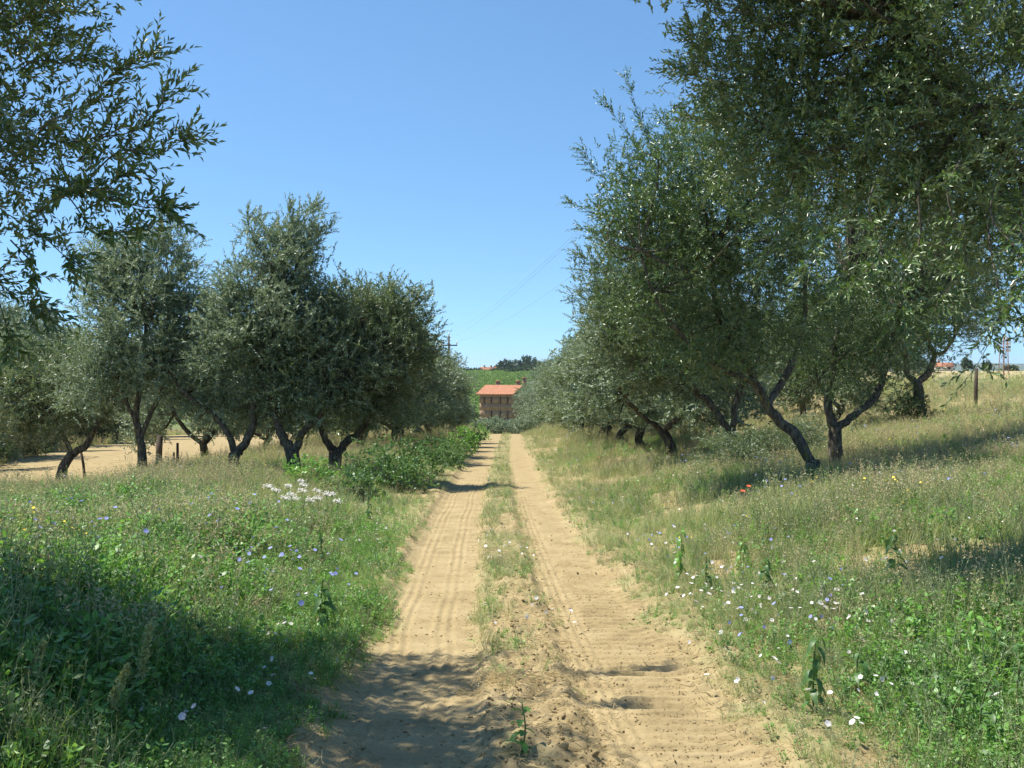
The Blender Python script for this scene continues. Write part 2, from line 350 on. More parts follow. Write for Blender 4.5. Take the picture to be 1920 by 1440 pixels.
green = np.maximum(med*.6, cov)*(1-field)*np.where(GX > 0, .62, .85)
dry = right*sst(.35, .6, fbm(GX*.15, GY*.1, 79)+.2)*.9
dry = np.maximum(dry, sst(12, 18, GX)*sst(18, 24, GY))
dry = np.maximum(dry, .5*sst(-5, -9, GX)*(1-field)*sst(12, 18, GY))*sst(3000, 1200, GY)
vine = sst(245, 275, GY)*sst(700, 560, GY)*(1-sst(0, 20, GX-50-(GY-250)*.2))
field = field*sst(75, 70, GY)
green = np.maximum(green, sst(115, 130, GY)); green = green*(1-dry)
dry = dry*(1-vine)
att = dict(green=green.ravel(), dry=dry.ravel(), vineyard=vine.ravel())
ny, nx = GX.shape
i = np.arange(ny-1)[:, None]*nx; j = np.arange(nx-1)[None]
Q = np.stack([i+j, i+j+1, i+nx+j+1, i+nx+j], -1)
istrack = (np.abs(r[:-1, :-1]) < np.minimum(hw[:-1, :-1], 1.5)) & (GY[:-1, :-1] < 150)
VV = np.stack([GX.ravel(), GY.ravel(), GZ.ravel()], -1)
def sub(name, mask):
    q = Q[mask]; u, inv = np.unique(q, return_inverse=True)
    me = mesh(name, VV[u], inv.reshape(-1, 4), [M['ground']], smooth=True, attrs={k: v[u] for k, v in att.items()}, poly=4)
    o = link(name, me, kind='structure'); return o
tag(sub('ground', ~istrack), 'verges, orchard floor and fields of sandy soil and weeds', 'ground')
tag(sub('dirt_track', istrack), 'sandy farm track with two wheel ruts and tyre marks', 'track')

# far blue hills to the right
rs = np.random.default_rng(5)
hx = np.linspace(600, 5200, 140); hy = np.linspace(4300, 5600, 16)
HX, HY = np.meshgrid(hx, hy); prof = np.sin(np.pi*np.linspace(0, 1, 16))[:, None]
HZ = -30+prof*(34+34*fbm(HX/900, HY/4000, 91, 4)+10*fbm(HX/140, HY/400, 93))*sst(600, 1300, HX)
i = np.arange(15)[:, None]*140; j = np.arange(139)[None]; hq = np.stack([i+j, i+j+1, i+140+j+1, i+140+j], -1).reshape(-1, 4)
M['hill'] = plain('wooded_hill', (.045, .07, .03), .95, .1, noise=.01, col2=(.10, .12, .06))
link('hills', mesh('hills', np.stack([HX, HY, HZ], -1).reshape(-1, 3), hq, [M['hill']], smooth=True, poly=4), kind='structure')

# ------------------------------------------------------------------ olive trees
def crown_parts(rs, lobes, boughs, nclump, nspray, k, L, W, kind, base, centre, slen=(.22, .42), shell=.62, crad=.36, up=.35, droop=.25, twig=True, hubs=None):
    """clumps of leafy shoots spread through the lobes; returns crown MB and branch MB"""
    cr = MB(); br = MB()
    vol = np.array([np.prod(l[1])*(l[2] if len(l) > 2 else 1) for l in lobes])
    vol = vol**.8; pick = rs.choice(len(lobes), nclump, p=vol/vol.sum())
    cc = np.array([lobes[i][0] for i in pick]); rr = np.array([lobes[i][1] for i in pick])
    rad = shell+(1-shell)*rs.random(nclump)**.8
    inner = rs.random(nclump) < .22; rad[inner] *= .55
    d = rand_dir(rs, nclump); C = cc+d*rr*rad[:, None]
    outd = nrm(nrm(C-centre)+nrm((C-cc)+1e-6)*.7)
    n = nclump*nspray
    size = (.65+.7*rs.random(nclump))
    cs = np.repeat(C, nspray, 0); od = np.repeat(outd, nspray, 0); sz = np.repeat(size, nspray)[:, None]
    D = nrm(od*.55+rand_dir(rs, n)*.95+np.array([0, 0, up]))
    B = cs+rand_dir(rs, n)*(crad*rs.random((n, 1))**.6)*sz-D*.10
    for v in sprays(rs, B, D, rs.uniform(*slen, n)*(.8+.4*rs.random(n)), k, L, W, kind, droop, twig): cr.add(*v)
    hubs = np.array(hubs)
    sel = np.arange(nclump)[::max(1, nclump//70)]
    for q in sel:
        h = hubs[np.argmin(np.linalg.norm(hubs-C[q], axis=1)+rs.random(len(hubs))*.5)]
        mid = (h+C[q])/2+rs.normal(size=3)*.22-np.array([0, 0, .06]); ln = np.linalg.norm(C[q]-h)
        br.add(*tube(catmull([h, mid, C[q]], 6), np.linspace(.010+.014*ln, .004, 6), 5))
    for (a, b, dens) in boughs:
        a = np.array(a); b = np.array(b); ln = np.linalg.norm(b-a)
        q1 = a*.67+b*.33+rs.normal(size=3)*.07*ln; q2 = a*.33+b*.67+rs.normal(size=3)*.07*ln-np.array([0, 0, .04*ln])
        pth = catmull([a, q1, q2, b], 14); br.add(*tube(pth, np.linspace(.003+.004*ln, .0018, 14), 5))
        ns = int(dens*ln*1.15); t = 1-(rs.random(ns)**1.2); t[:max(1, ns//12)] = 1
        idx = t*13; i0 = np.minimum(idx.astype(int), 12); B = pth[i0]+(pth[i0+1]-pth[i0])*(idx-i0)[:, None]
        ax = nrm(b-a+np.zeros(3)); D = nrm(ax*(.6+.9*t[:, None])+rand_dir(rs, ns)*.95+np.array([0, 0, up*.7]))
        for v in sprays(rs, B, D, np.maximum(rs.uniform(*slen, ns), .24)*(.65+.6*rs.random(ns)), k, L, W, kind, droop, twig): cr.add(*v)
    return cr, br
def olive(base, limbs, trunk, lobes, boughs=(), seed=0, label='', group=None, nclump=150, nspray=9, k=16, L=.07, W=.017, kind=2, leaf='olive', **kw):
    rs = np.random.default_rng(seed); base = np.array([base[0], base[1], base[2]], float)
    root = empty('olive_tree', base); tag(root, label, 'olive tree', group or 'olive trees along the track')
    tp = np.array(trunk[0])-base; n = 14
    tp = np.vstack([[tp[0]-np.array([0, 0, .25])], tp]); tr = .88*np.interp(np.linspace(0, 1, n), np.linspace(0, 1, len(trunk[1])+1), [trunk[1][0]*1.35]+list(trunk[1]))
    link('trunk', MB().add(*tube(catmull(tp, n), tr, 12, .16, rs)).mesh('trunk', [M['bark']], True), root)
    hubs = []
    for pts, rad in limbs:
        pts = np.array(pts)-base; m = 4*len(pts)
        pth = catmull(pts, m); pth = pth+np.concatenate([[np.zeros(3)], rs.normal(size=(m-1, 3))*rad[0]*.12])
        link('limb', MB().add(*tube(pth, .85*np.interp(np.linspace(0, 1, m), np.linspace(0, 1, len(rad)), rad), 9, .15, rs)).mesh('limb', [M['bark']], True), root)
        hubs += [pth[int(m*.55)], pth[int(m*.75)], pth[-1]]
    lob = [(np.array(l[0])-base, np.array(l[1], float), *(l[2:])) for l in lobes]
    cen = np.mean([l[0] for l in lob], 0)
    bo = [(np.array(a)-base, np.array(b)-base, dn) for a, b, dn in boughs]
    cr, br = crown_parts(rs, lob, bo, nclump, nspray, k, L, W, kind, base, cen, hubs=hubs, **kw)
    link('branches', br.mesh('branches', [M['bark']], True), root, 'stuff')
    link('crown', cr.mesh('crown', [M[leaf], M['twig']]), root)
    return root
def generic(seed, H=5.2, R=2.0, **kw):
    """an olive standing at the origin, to be copied"""
    rs = np.random.default_rng(seed); a0 = rs.random()*6.28
    fork = .62+.25*rs.random(); t = [(0, 0, 0), (rs.normal()*.08, rs.normal()*.08, fork*.5), (rs.normal()*.1, rs.normal()*.1, fork)]
    limbs = []; lobes = []
    nl = 3
    for q in range(nl):
        a = a0+q*2*np.pi/nl+rs.normal()*.25; hx_, hy_ = np.cos(a), np.sin(a); s = R*.55*(.8+.4*rs.random())
        limbs.append(([t[-1], (hx_*s*.5, hy_*s*.5, fork+.5), (hx_*s*.85, hy_*s*.85, fork+1.3), (hx_*s*1.0, hy_*s*1.0, H*.62)], [.09, .07, .055, .035]))
        lobes.append(((hx_*R*.70, hy_*R*.70, H*.27), (R*.45, R*.45, H*.11), 1.1)); lobes.append(((hx_*R*.52, hy_*R*.52, H*(.50+.12*rs.random())), (R*.58, R*.58, H*.25)))
    lobes.append(((rs.normal()*.2, rs.normal()*.2, H*.66), (R*.66, R*.66, H*.30), 1.2))
    a = rs.random()*6.28; lobes.append(((np.cos(a)*R*.3, np.sin(a)*R*.3, H*.86), (R*.34, R*.34, H*.15), 1.4))
    a += 2.2; lobes.append(((np.cos(a)*R*.45, np.sin(a)*R*.45, H*.76), (R*.34, R*.34, H*.14), 1.3))
    lobes.append(((np.cos(a)*R*.6, np.sin(a)*R*.6, H*.34), (R*.45, R*.45, H*.12), .8))
    return olive((0, 0, 0), limbs, (t, [.16, .13, .12]), lobes, seed=seed, **kw)

def T(px, py, dp=0.0): return (px, py, dp)
def cust(px, py, trunk, tr, limbs, lobes, boughs=(), d=None, **kw):
    """a tree whose limbs were traced at its own distance"""
    x, d0 = hit(px, py)
    if d is not None: d0 = d; x = (px-960)*d/F
    b = np.array([x, d0, g1(x, d0)])
    W_ = lambda p: P(p[0], p[1], d0+(p[2] if len(p) > 2 else 0))
    m = d0/F
    return olive(b, [([W_(p) for p in pts], r) for pts, r in limbs], ([b]+[W_(p) for p in trunk], tr),
                 [(W_(l[0]), np.array([l[1]*m, (l[3] if len(l) > 3 else (l[1]+l[2])/2)*m, l[2]*m]), (l[4] if len(l) > 4 else 1)) for l in lobes],
                 [(W_(a), W_(b_), dn) for a, b_, dn in boughs], **kw), d0

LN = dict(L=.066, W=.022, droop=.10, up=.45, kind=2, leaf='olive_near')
# near left, its trunk outside the frame
bx, by = -5.3, 7.1; bz = g1(bx, by)
l0 = lambda px, py, d: P(px, py, d)
olive((bx, by, bz), [([(bx, by, bz+.9), (bx+.6, by-.2, 2.2), (bx+1.2, by-.5, 3.2), (bx+1.7, by-.9, 4.2)], [.12, .09, .07, .04]),
                     ([(bx, by, bz+.9), (bx-.4, by+.3, 2.0), (bx-.6, by+.6, 3.2), (bx-.5, by+.8, 4.4)], [.12, .09, .07, .04]),
                     ([(bx, by, bz+.9), (bx+.3, by-.7, 2.0), (bx+1.0, by-1.2, 2.6), (bx+1.9, by-1.6, 3.2)], [.11, .09, .06, .04])],
      ([(bx, by, bz), (bx+.05, by, bz+.5), (bx, by, bz+.9)], [.22, .18, .17]),
      [((-4.5, 6.1, 3.8), (1.3, 1.0, 1.5), 1.3), ((-3.75, 6.7, 3.9), (.9, .9, 1.3), 2.0), ((-4.2, 6.5, 2.6), (1.1, .9, .85), 1.3), ((-3.15, 6.4, 2.9), (.50, .6, .50), 1.2),
       ((-3.1, 6.1, 4.7), (.9, .9, .6), 1.3), ((-3.3, 7.3, 4.85), (.85, .75, .5), 2.0), ((-4.2, 5.7, 5.1), (1.2, .9, .7), 1.3), ((-3.6, 6.6, 2.15), (.5, .6, .40), .8), ((-3.0, 5.5, 4.6), (.75, .8, .5), 1.5), ((-2.4, 5.6, 4.6), (.6, .7, .4), 1.2), ((-5.5, 5.8, 3.6), (1.1, .9, 1.4), .9)],
      [(l0(120, 270, 6.6), l0(283, 115, 6.2), 34), (l0(150, 300, 6.5), l0(323, 170, 6.1), 34), (l0(170, 330, 6.4), l0(338, 265, 6.0), 40), (l0(130, 330, 6.4), l0(303, 390, 5.9), 42),
       (l0(30, 140, 6.6), l0(173, 105, 6.4), 40), (l0(10, 60, 6.6), l0(103, 20, 6.4), 40), (l0(70, 400, 6.5), l0(253, 430, 6.0), 38), (l0(50, 430, 6.5), l0(148, 500, 6.1), 36),
       (l0(20, 450, 6.5), l0(88, 580, 6.2), 36), (l0(-30, 480, 6.5), l0(23, 650, 6.2), 36), (l0(120, 360, 6.3), l0(228, 330, 5.9), 40), (l0(70, 250, 6.3), l0(168, 200, 6.2), 30),
       ((-3.1, 6.4, 4.6), (-2.0, 5.9, 4.5), 34), ((-3.0, 6.5, 4.7), (-1.9, 6.7, 4.9), 34), ((-3.2, 6.2, 4.5), (-2.4, 5.3, 4.4), 30), ((-2.9, 6.8, 4.7), (-1.7, 7.6, 5.2), 30)],
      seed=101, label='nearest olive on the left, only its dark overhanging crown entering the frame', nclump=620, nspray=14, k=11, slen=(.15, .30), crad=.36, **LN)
# near right, its trunk outside the frame
bx, by = 5.6, 9.0; bz = g1(bx, by)
r0 = lambda px, py, d: P(px, py, d)
olive((bx, by, bz), [([(bx, by, bz+.9), (4.9, 8.9, 2.5), (4.2, 9.0, 3.4), (3.4, 9.1, 4.6)], [.13, .10, .08, .045]),
                     ([(bx, by, bz+.9), (5.6, 9.5, 2.6), (5.4, 10.2, 3.8), (5.0, 10.6, 4.8)], [.12, .10, .07, .04]),
                     ([(bx, by, bz+.9), (5.5, 8.2, 2.6), (5.1, 7.6, 3.8), (4.4, 7.4, 4.6)], [.12, .09, .07, .04])],
      ([(bx, by, bz), (bx-.05, by, bz+.5), (bx, by, bz+.9)], [.24, .19, .17]),
      [((3.9, 9.1, 4.7), (1.9, 1.6, 1.5), 1.1), ((5.2, 9.2, 4.2), (1.4, 1.6, 1.5)), ((3.1, 9.3, 4.6), (1.0, 1.0, 1.0), 1.4), ((3.8, 8.6, 3.1), (1.1, 1.0, .65), 1.1), ((4.9, 9.4, 2.75), (1.0, 1.0, .6), 1.0), ((2.8, 9.5, 5.4), (.8, .8, .7), 1), ((2.5, 8.7, 5.0), (.8, .8, .6), 1.2), ((1.6, 9.2, 5.75), (.8, .8, .5), 3.6), ((.95, 8.7, 5.6), (.75, .8, .45), 3.8), ((1.95, 9.5, 4.55), (.55, .7, .6), 2.2), ((2.3, 9.5, 3.7), (.6, .7, .5), 2.0), ((4.6, 9.6, 5.6), (1.5, 1.5, .8), 1.2), ((4.4, 10.2, 3.6), (1.3, 1.0, .9), 1.2), ((3.2, 9.0, 3.9), (1.2, 1.0, .9), 1.3)],
      [(r0(1500, 160, 9), r0(1300, 60, 9), 34), (r0(1480, 200, 9), r0(1275, 130, 9.2), 34), (r0(1500, 60, 9), r0(1330, 0, 9), 30), (r0(1560, 330, 8), r0(1510, 500, 7.4), 26), (r0(1640, 340, 8), r0(1590, 540, 7.2), 28),
       (r0(1720, 340, 8), r0(1690, 600, 7.2), 28), (r0(1800, 300, 7.8), r0(1760, 560, 7.2), 28), (r0(1880, 300, 8), r0(1885, 590, 7), 30), (r0(1450, 250, 9), r0(1290, 215, 9.5), 28),
       (r0(1850, 400, 8), r0(1830, 690, 7.2), 12), (r0(1500, 300, 9), r0(1420, 520, 8.6), 26), (r0(1920, 350, 8), r0(1935, 580, 7), 30)],
      seed=102, label='nearest olive on the right, branches hanging in from the upper corner', nclump=760, nspray=15, k=11, slen=(.15, .32), crad=.42, **LN)
# leaning tree by the right verge
LB = dict(L=.066, W=.024, kind=2, twig=False, droop=.10, up=.45)
G_R = 'olive trees along the track'
tR1, dR1 = cust(1532, 905, [T(1522, 865)], [.16, .125],
     [([T(1522, 868), T(1490, 815), T(1452, 782), T(1418, 718), T(1378, 650), T(1345, 575), T(1330, 470)], [.105, .10, .095, .09, .08, .06, .035]),
      ([T(1440, 760), T(1475, 700, .4), T(1500, 640, .8), T(1510, 560, 1), T(1500, 440, 1)], [.07, .07, .06, .05, .03]),
      ([T(1418, 718), T(1350, 690, -.5), T(1290, 640, -.8), T(1230, 560, -1), T(1200, 470, -1)], [.05, .05, .045, .035, .02])],
     [((1340, 430, 0), 190, 230), ((1230, 480, -.4), 120, 150), ((1240, 360, -.3), 120, 120), ((1420, 330, .5), 170, 220), ((1300, 590, -.5), 130, 80), ((1480, 560, .5), 140, 120), ((1330, 670, -.6), 110, 50), ((1450, 640, -.4), 90, 60), ((1190, 400, -.3), 85, 80)],
     [(T(1260, 330), T(1178, 150), 26), (T(1240, 330), T(1132, 195), 26), (T(1220, 370), T(1096, 282), 28), (T(1200, 420), T(1074, 382), 30), (T(1200, 430), T(1096, 430), 28), (T(1280, 260), T(1235, 215), 26), (T(1240, 600, -.5), T(1130, 560, -.6), 24), (T(1350, 620, -.5), T(1300, 700, -.8), 20)],
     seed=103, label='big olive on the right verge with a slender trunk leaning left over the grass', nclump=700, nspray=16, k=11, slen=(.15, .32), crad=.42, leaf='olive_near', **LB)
tR1b, dR1b = cust(1572, 885, [T(1568, 850), T(1566, 800)], [.17, .14, .14],
     [([T(1566, 806), T(1552, 760), T(1560, 700), T(1570, 620), T(1590, 520)], [.11, .09, .08, .07, .04]),
      ([T(1566, 806), T(1600, 780), T(1640, 745, .3), T(1660, 690, .5), T(1680, 600, .5)], [.10, .09, .08, .06, .04])],
     [((1600, 480, .2), 170, 200), ((1700, 430, 1), 170, 200), ((1660, 600, .3), 170, 90), ((1540, 620, -.2), 110, 90), ((1630, 690, -.3), 100, 45), ((1540, 690, .5), 70, 45), ((1780, 540, 1.5), 130, 110), ((1850, 330, 2), 160, 180), ((1700, 250, 1), 190, 150)],
     [(T(1600, 600), T(1560, 740, -.5), 20), (T(1640, 640), T(1690, 700, -.4), 18), (T(1570, 650), T(1600, 790, -.6), 16)],
     seed=104, label='thick upright olive directly right of the leaning trunk', nclump=700, nspray=16, k=11, slen=(.15, .32), crad=.42, leaf='olive_near', **LB)
LM = dict(L=.085, W=.032, kind=2, twig=False, droop=.08, up=.45, shell=.5)
tR2, dR2 = cust(1385, 872, [T(1378, 845), T(1370, 815)], [.18, .15, .14],
     [([T(1370, 818), T(1352, 785), T(1325, 750), T(1300, 725), T(1270, 640)], [.10, .09, .085, .08, .05]),
      ([T(1372, 818), T(1376, 775), T(1385, 735), T(1392, 690), T(1380, 600)], [.10, .09, .08, .07, .04]),
      ([T(1378, 760), T(1395, 728), T(1412, 700), T(1430, 640)], [.07, .07, .06, .04])],
     [((1240, 600, 0), 140, 120), ((1180, 520, .4), 95, 100), ((1330, 620, .5), 120, 90), ((1180, 640, -.3), 90, 70), ((1260, 500, .5), 130, 110), ((1140, 570, 0), 65, 75), ((1270, 710, 0), 90, 35), ((1370, 690, .5), 70, 40)],
     [(T(1160, 520), T(1085, 480), 22), (T(1160, 570), T(1078, 560), 22), (T(1250, 660), T(1240, 745, -.4), 14)],
     seed=105, label='dark forked olive on the right, behind and left of the leaning tree', nclump=430, nspray=10, k=16, slen=(.28, .5), **LM)
# the one whose foot shows against the open field at the right
tR3, dR3 = cust(1722, 772, [T(1722, 735), T(1720, 715)], [.19, .15, .14],
     [([T(1720, 718), T(1700, 700), T(1698, 668), T(1690, 620)], [.10, .09, .08, .05]),
      ([T(1722, 718), T(1745, 690), T(1752, 665), T(1740, 640), T(1735, 590)], [.11, .10, .09, .08, .05]),
      ([T(1752, 665), T(1775, 655), T(1800, 610)], [.07, .05, .04])],
     [((1740, 590, 0), 120, 75), ((1800, 560, 0), 85, 75), ((1670, 570, .4), 90, 70), ((1740, 500, .5), 130, 90), ((1810, 610, 0), 50, 32), ((1640, 630, 0), 60, 40)],
     seed=106, d=29, label='olive standing alone before the open dry field at the right', nclump=300, nspray=9, k=16, slen=(.28, .5), **LM)
# left row, trees with their own limbs
tL1, dL1 = cust(441, 893, [T(438, 872), T(440, 850)], [.16, .13, .13],
     [([T(440, 853), T(462, 828), T(476, 795), T(474, 760), T(485, 730), T(500, 660), T(530, 560)], [.11, .10, .095, .09, .085, .06, .035]),
      ([T(440, 853), T(430, 818), T(412, 790), T(385, 765), T(345, 735), T(310, 680)], [.09, .08, .075, .07, .06, .04]),
      ([T(476, 745), T(510, 735), T(540, 715), T(580, 690)], [.06, .055, .05, .03])],
     [((520, 600, 0), 110, 100), ((450, 620, 0), 90, 90), ((540, 500, .2), 75, 80), ((565, 440, .3), 48, 50), ((490, 440, .3), 42, 45), ((400, 690, 0), 85, 50), ((590, 660, 0), 70, 60), ((560, 750, 0), 70, 40), ((400, 745, .4), 85, 38), ((460, 530, .2), 60, 60)],
     [(T(530, 470), T(592, 388), 26), (T(520, 480), T(540, 395), 26), (T(490, 470), T(465, 405), 24), (T(560, 480), T(618, 430), 20)],
     seed=107, label='tallest pointed grey olive of the left row, forked trunk in straw grass', nclump=460, nspray=9, k=17, slen=(.24, .46), leaf='olive_far', **LM)
tL1b, _ = cust(268, 868, [T(266, 845), T(262, 820)], [.13, .11, .10],
     [([T(262, 822), T(255, 780), T(262, 720), T(275, 600)], [.09, .08, .07, .04]), ([T(264, 822), T(285, 770), T(310, 720), T(330, 640)], [.07, .06, .05, .03]), ([T(262, 800), T(240, 760), T(220, 700)], [.06, .05, .03])],
     [((260, 620, 0), 125, 110), ((270, 520, .3), 95, 80), ((300, 460, .3), 50, 48), ((210, 510, .3), 60, 60), ((200, 720, 0), 100, 60), ((340, 560, 0), 60, 70), ((320, 690, 0), 80, 60)],
     [(T(290, 470), T(300, 405), 24), (T(320, 500), T(355, 440), 20)],
     seed=108, d=24, label='tall rounded olive at the left, between the near crown and the pointed tree', nclump=470, nspray=9, k=17, slen=(.26, .5), leaf='olive_far', **LM)
tL0, _ = cust(114, 908, [T(118, 878), T(135, 850)], [.15, .12, .11],
     [([T(135, 852), T(160, 835), T(178, 805), T(190, 770), T(200, 720)], [.10, .09, .08, .07, .04]), ([T(135, 852), T(110, 800), T(80, 760), T(60, 720)], [.07, .06, .05, .03])],
     [((120, 740, 0), 120, 75), ((40, 740, .3), 100, 80), ((190, 700, .2), 90, 70), ((100, 680, .5), 120, 50), ((60, 800, .3), 80, 35)],
     seed=109, label='low spreading olive at the left edge with a short crooked trunk', nclump=380, nspray=9, k=16, slen=(.26, .5), **LM)
tL2, _ = cust(548, 892, [T(552, 865), T(545, 845)], [.20, .17, .16],
     [([T(545, 848), T(528, 815), T(518, 785), T(512, 740)], [.13, .12, .10, .06]), ([T(552, 850), T(562, 820), T(580, 800), T(600, 775), T(620, 730)], [.11, .10, .09, .08, .05])],
     [((600, 640, .5), 95, 90), ((560, 720, 0), 90, 50), ((630, 570, .5), 65, 60), ((625, 760, .2), 75, 36), ((520, 765, .6), 60, 32), ((480, 745, .8), 50, 35), ((660, 700, .3), 80, 60), ((520, 700, .3), 70, 60)],
     seed=110, label='dark olive with a stout V-shaped trunk just right of the pointed tree', nclump=400, nspray=9, k=16, slen=(.28, .5), **LM)
tL3, _ = cust(628, 888, [T(628, 865), T(630, 845)], [.21, .18, .17],
     [([T(628, 848), T(610, 825), T(600, 795), T(596, 760)], [.10, .09, .08, .05]), ([T(634, 848), T(650, 828), T(668, 815), T(690, 790), T(710, 740)], [.11, .10, .09, .08, .05])],
     [((725, 640, 0), 90, 75), ((740, 570, 0), 60, 42), ((750, 765, 0), 75, 38), ((670, 770, .3), 65, 34), ((700, 700, 0), 90, 60), ((660, 600, .5), 65, 60), ((780, 650, .3), 45, 55), ((640, 700, 0), 70, 60)],
     [(T(740, 590), T(748, 530), 22), (T(700, 600), T(690, 545), 18), (T(770, 620), T(808, 590), 18)],
     seed=111, label='rounded olive of the left row with a Y-shaped black trunk in nettles', nclump=460, nspray=9, k=16, slen=(.28, .52), **LM)

# trees to copy: alike further along the rows
FAR = dict(L=.105, W=.042, kind=2, twig=False, droop=.08, up=.45, shell=.5, nspray=9, k=15, slen=(.28, .5), crad=.42)
protos = [generic(201, 5.3, 2.1, nclump=400, leaf='olive', label='olive', **FAR), generic(202, 5.0, 2.2, nclump=400, leaf='olive_far', label='olive', **FAR),
          generic(203, 5.6, 2.0, nclump=400, leaf='olive_far', label='olive', **FAR)]
used = set()
def place(k, x, y, rz, sc, label, group='olive trees along the track', wide=1.0):
    loc = (x, y, g1(x, y)-.03)
    if k not in used:
        used.add(k); o = protos[k]; o.location = loc; o.rotation_euler = (0, 0, rz)
    else: o = dup(protos[k], loc, rz, sc)
    o.scale = (sc*wide, sc*wide, sc)
    o['label'] = label; o['group'] = group; return o
ordn = ['fifth', 'sixth', 'seventh', 'eighth', 'ninth', 'tenth', 'eleventh', 'twelfth', 'thirteenth', 'fourteenth', 'fifteenth', 'sixteenth']
rs = np.random.default_rng(77)
left = [(-4.9, 35.0, 1.02), (-4.6, 40.5, 1.02), (-4.6, 46, .98), (-4.5, 52, .95), (-4.6, 58.5, .95), (-4.8, 65, .86), (-5.1, 72, .82), (-5.3, 80, .80), (-5.4, 88, .78), (-5.6, 97, .78), (-5.7, 106, .82), (-6.0, 116, .85)]
for q, (x, y, s) in enumerate(left):
    place(q % 3, x, y, rs.random()*6.28, s, f'{ordn[q]} olive along the left side of the track, counted from the camera', wide=1.14)
ordr = ['fourth', 'fifth', 'sixth', 'seventh', 'eighth', 'ninth', 'tenth', 'eleventh', 'twelfth', 'thirteenth', 'fourteenth', 'fifteenth', 'sixteenth']
rt = [(4.4, 29.5, .98), (4.4, 35.5, .98), (4.4, 41.5, .98), (4.5, 48, 1.0), (4.5, 55, 1.0), (4.6, 62, 1.0), (4.6, 69, 1.0), (4.5, 76.5, 1.0), (4.4, 85, 1.0), (4.2, 94, 1.1), (4.1, 104, 1.2), (4.2, 115, 1.3), (4.4, 128, 1.4)]
for q, (x, y, s) in enumerate(rt):
    place((q+1) % 3, x, y, rs.random()*6.28, s, f'{ordr[q]} olive along the right side of the track, counted from the camera', wide=1.3)
kk = 0
for q, (x, y) in enumerate([(9.5, 31), (10.3, 38), (10.2, 45), (10.4, 53), (10.3, 62), (10.4, 70), (10.5, 80), (10.2, 92)]):
    place(q % 3, x, y, rs.random()*6.28, .9+.15*rs.random(), ['first','second','third','fourth','fifth','sixth','seventh','eighth'][q]+' olive of the row behind the right verge, nearest first', 'olives in the second row on the right')
for q, (x, y) in enumerate([(16.5, 46), (16.8, 56), (17, 68), (17, 84)]):
    place((q+2) % 3, x, y, rs.random()*6.28, .8+.1*rs.random(), ['nearest','second','third','farthest'][q]+' olive of the third row on the right, before the dry field', 'olives in the third row on the right')
for q, (x, y) in enumerate([(-9.6, 33), (-9.4, 40), (-9.6, 47), (-9.5, 55), (-9.6, 64), (-9.6, 74), (-9.4, 86)]):
    place((q+1) % 3, x, y, rs.random()*6.28, .88+.15*rs.random(), ['first','second','third','fourth','fifth','sixth','seventh'][q]+' olive of the row behind the left verge, nearest first', 'olives in the second row on the left')
for q, (x, y, s) in enumerate([(-16.5, 30.5, 1.0), (-18.5, 36, 1.1), (-19.5, 42, 1.1), (-21, 49, 1.15), (-22.5, 56, 1.2), (-23.5, 64, 1.2), (-24.5, 73, 1.2), (-22, 82, 1.3), (-26, 52, 1.3), (-24, 41, 1.2)]):
    place(q % 3, x, y, rs.random()*6.28, s, ['first','second','third','fourth','fifth','sixth','seventh','eighth','ninth','tenth'][q]+' dark olive along the far side of the bare field at left', 'olives beyond the bare field on the left')

# ------------------------------------------------------------------ ground plants (prototypes for the uncountable cover)
def blades(rs, n, h, spread, wd, lean=.5, dens=1):
    a = rs.random(n)*6.28; rr = spread*rs.random(n)**.6
    B = np.stack([np.cos(a)*rr, np.sin(a)*rr, np.full(n, -.02)], -1); H = h*(.55+.6*rs.random(n))
    b2 = a+rs.normal(size=n)*.8; ld = np.stack([np.cos(b2), np.sin(b2), np.zeros(n)], -1); le = lean*(.3+rs.random(n))
    t = np.array([0, .35, .7, 1.0]); up = np.array([0, 0, 1.])
    c = B[:, None]+up*(H[:, None]*t*(1-.25*le[:, None]*t))[..., None]+ld[:, None]*(H*le)[:, None, None]*(t**2)[None, :, None]
    sd = np.cross(ld, up); ww = wd*np.array([.8, 1, .7])
    V = np.concatenate([np.stack([c[:, q]+sd*ww[q]/2, c[:, q]-sd*ww[q]/2], 1) for q in range(3)]+[c[:, 3:4]], 1)
    f = np.array([[0, 1, 3], [0, 3, 2], [2, 3, 5], [2, 5, 4], [4, 5, 6]])
    return V.reshape(-1, 3), (f[None]+(np.arange(n)*7)[:, None, None]).reshape(-1, 3), c
def p_grass(seed, mt, n=16, h=.25, spread=.09, wd=.006, lean=.5):
    rs = np.random.default_rng(seed); V, T_, _ = blades(rs, n, h, spread, wd, lean); return MB().add(V, T_).mesh('grass_tuft', [M[mt]])
def p_dry(seed, mt='dry', n=9, h=.55, seedhead=True):
    rs = np.random.default_rng(seed); m = MB(); V, T_, c = blades(rs, n, h, .07, .004, .35); m.add(V, T_)
    if seedhead:
        B = np.repeat(c[:, 3], 9, 0)+rs.normal(size=(n*9, 3))*np.array([.012, .012, .035]); D = nrm(rs.normal(size=(n*9, 3))+np.array([0, 0, .6]))
        m.add(*leaves(B, D, rand_dir(rs, n*9), .022, .009, 2))
    return m.mesh('grass_tuft', [M[mt]])
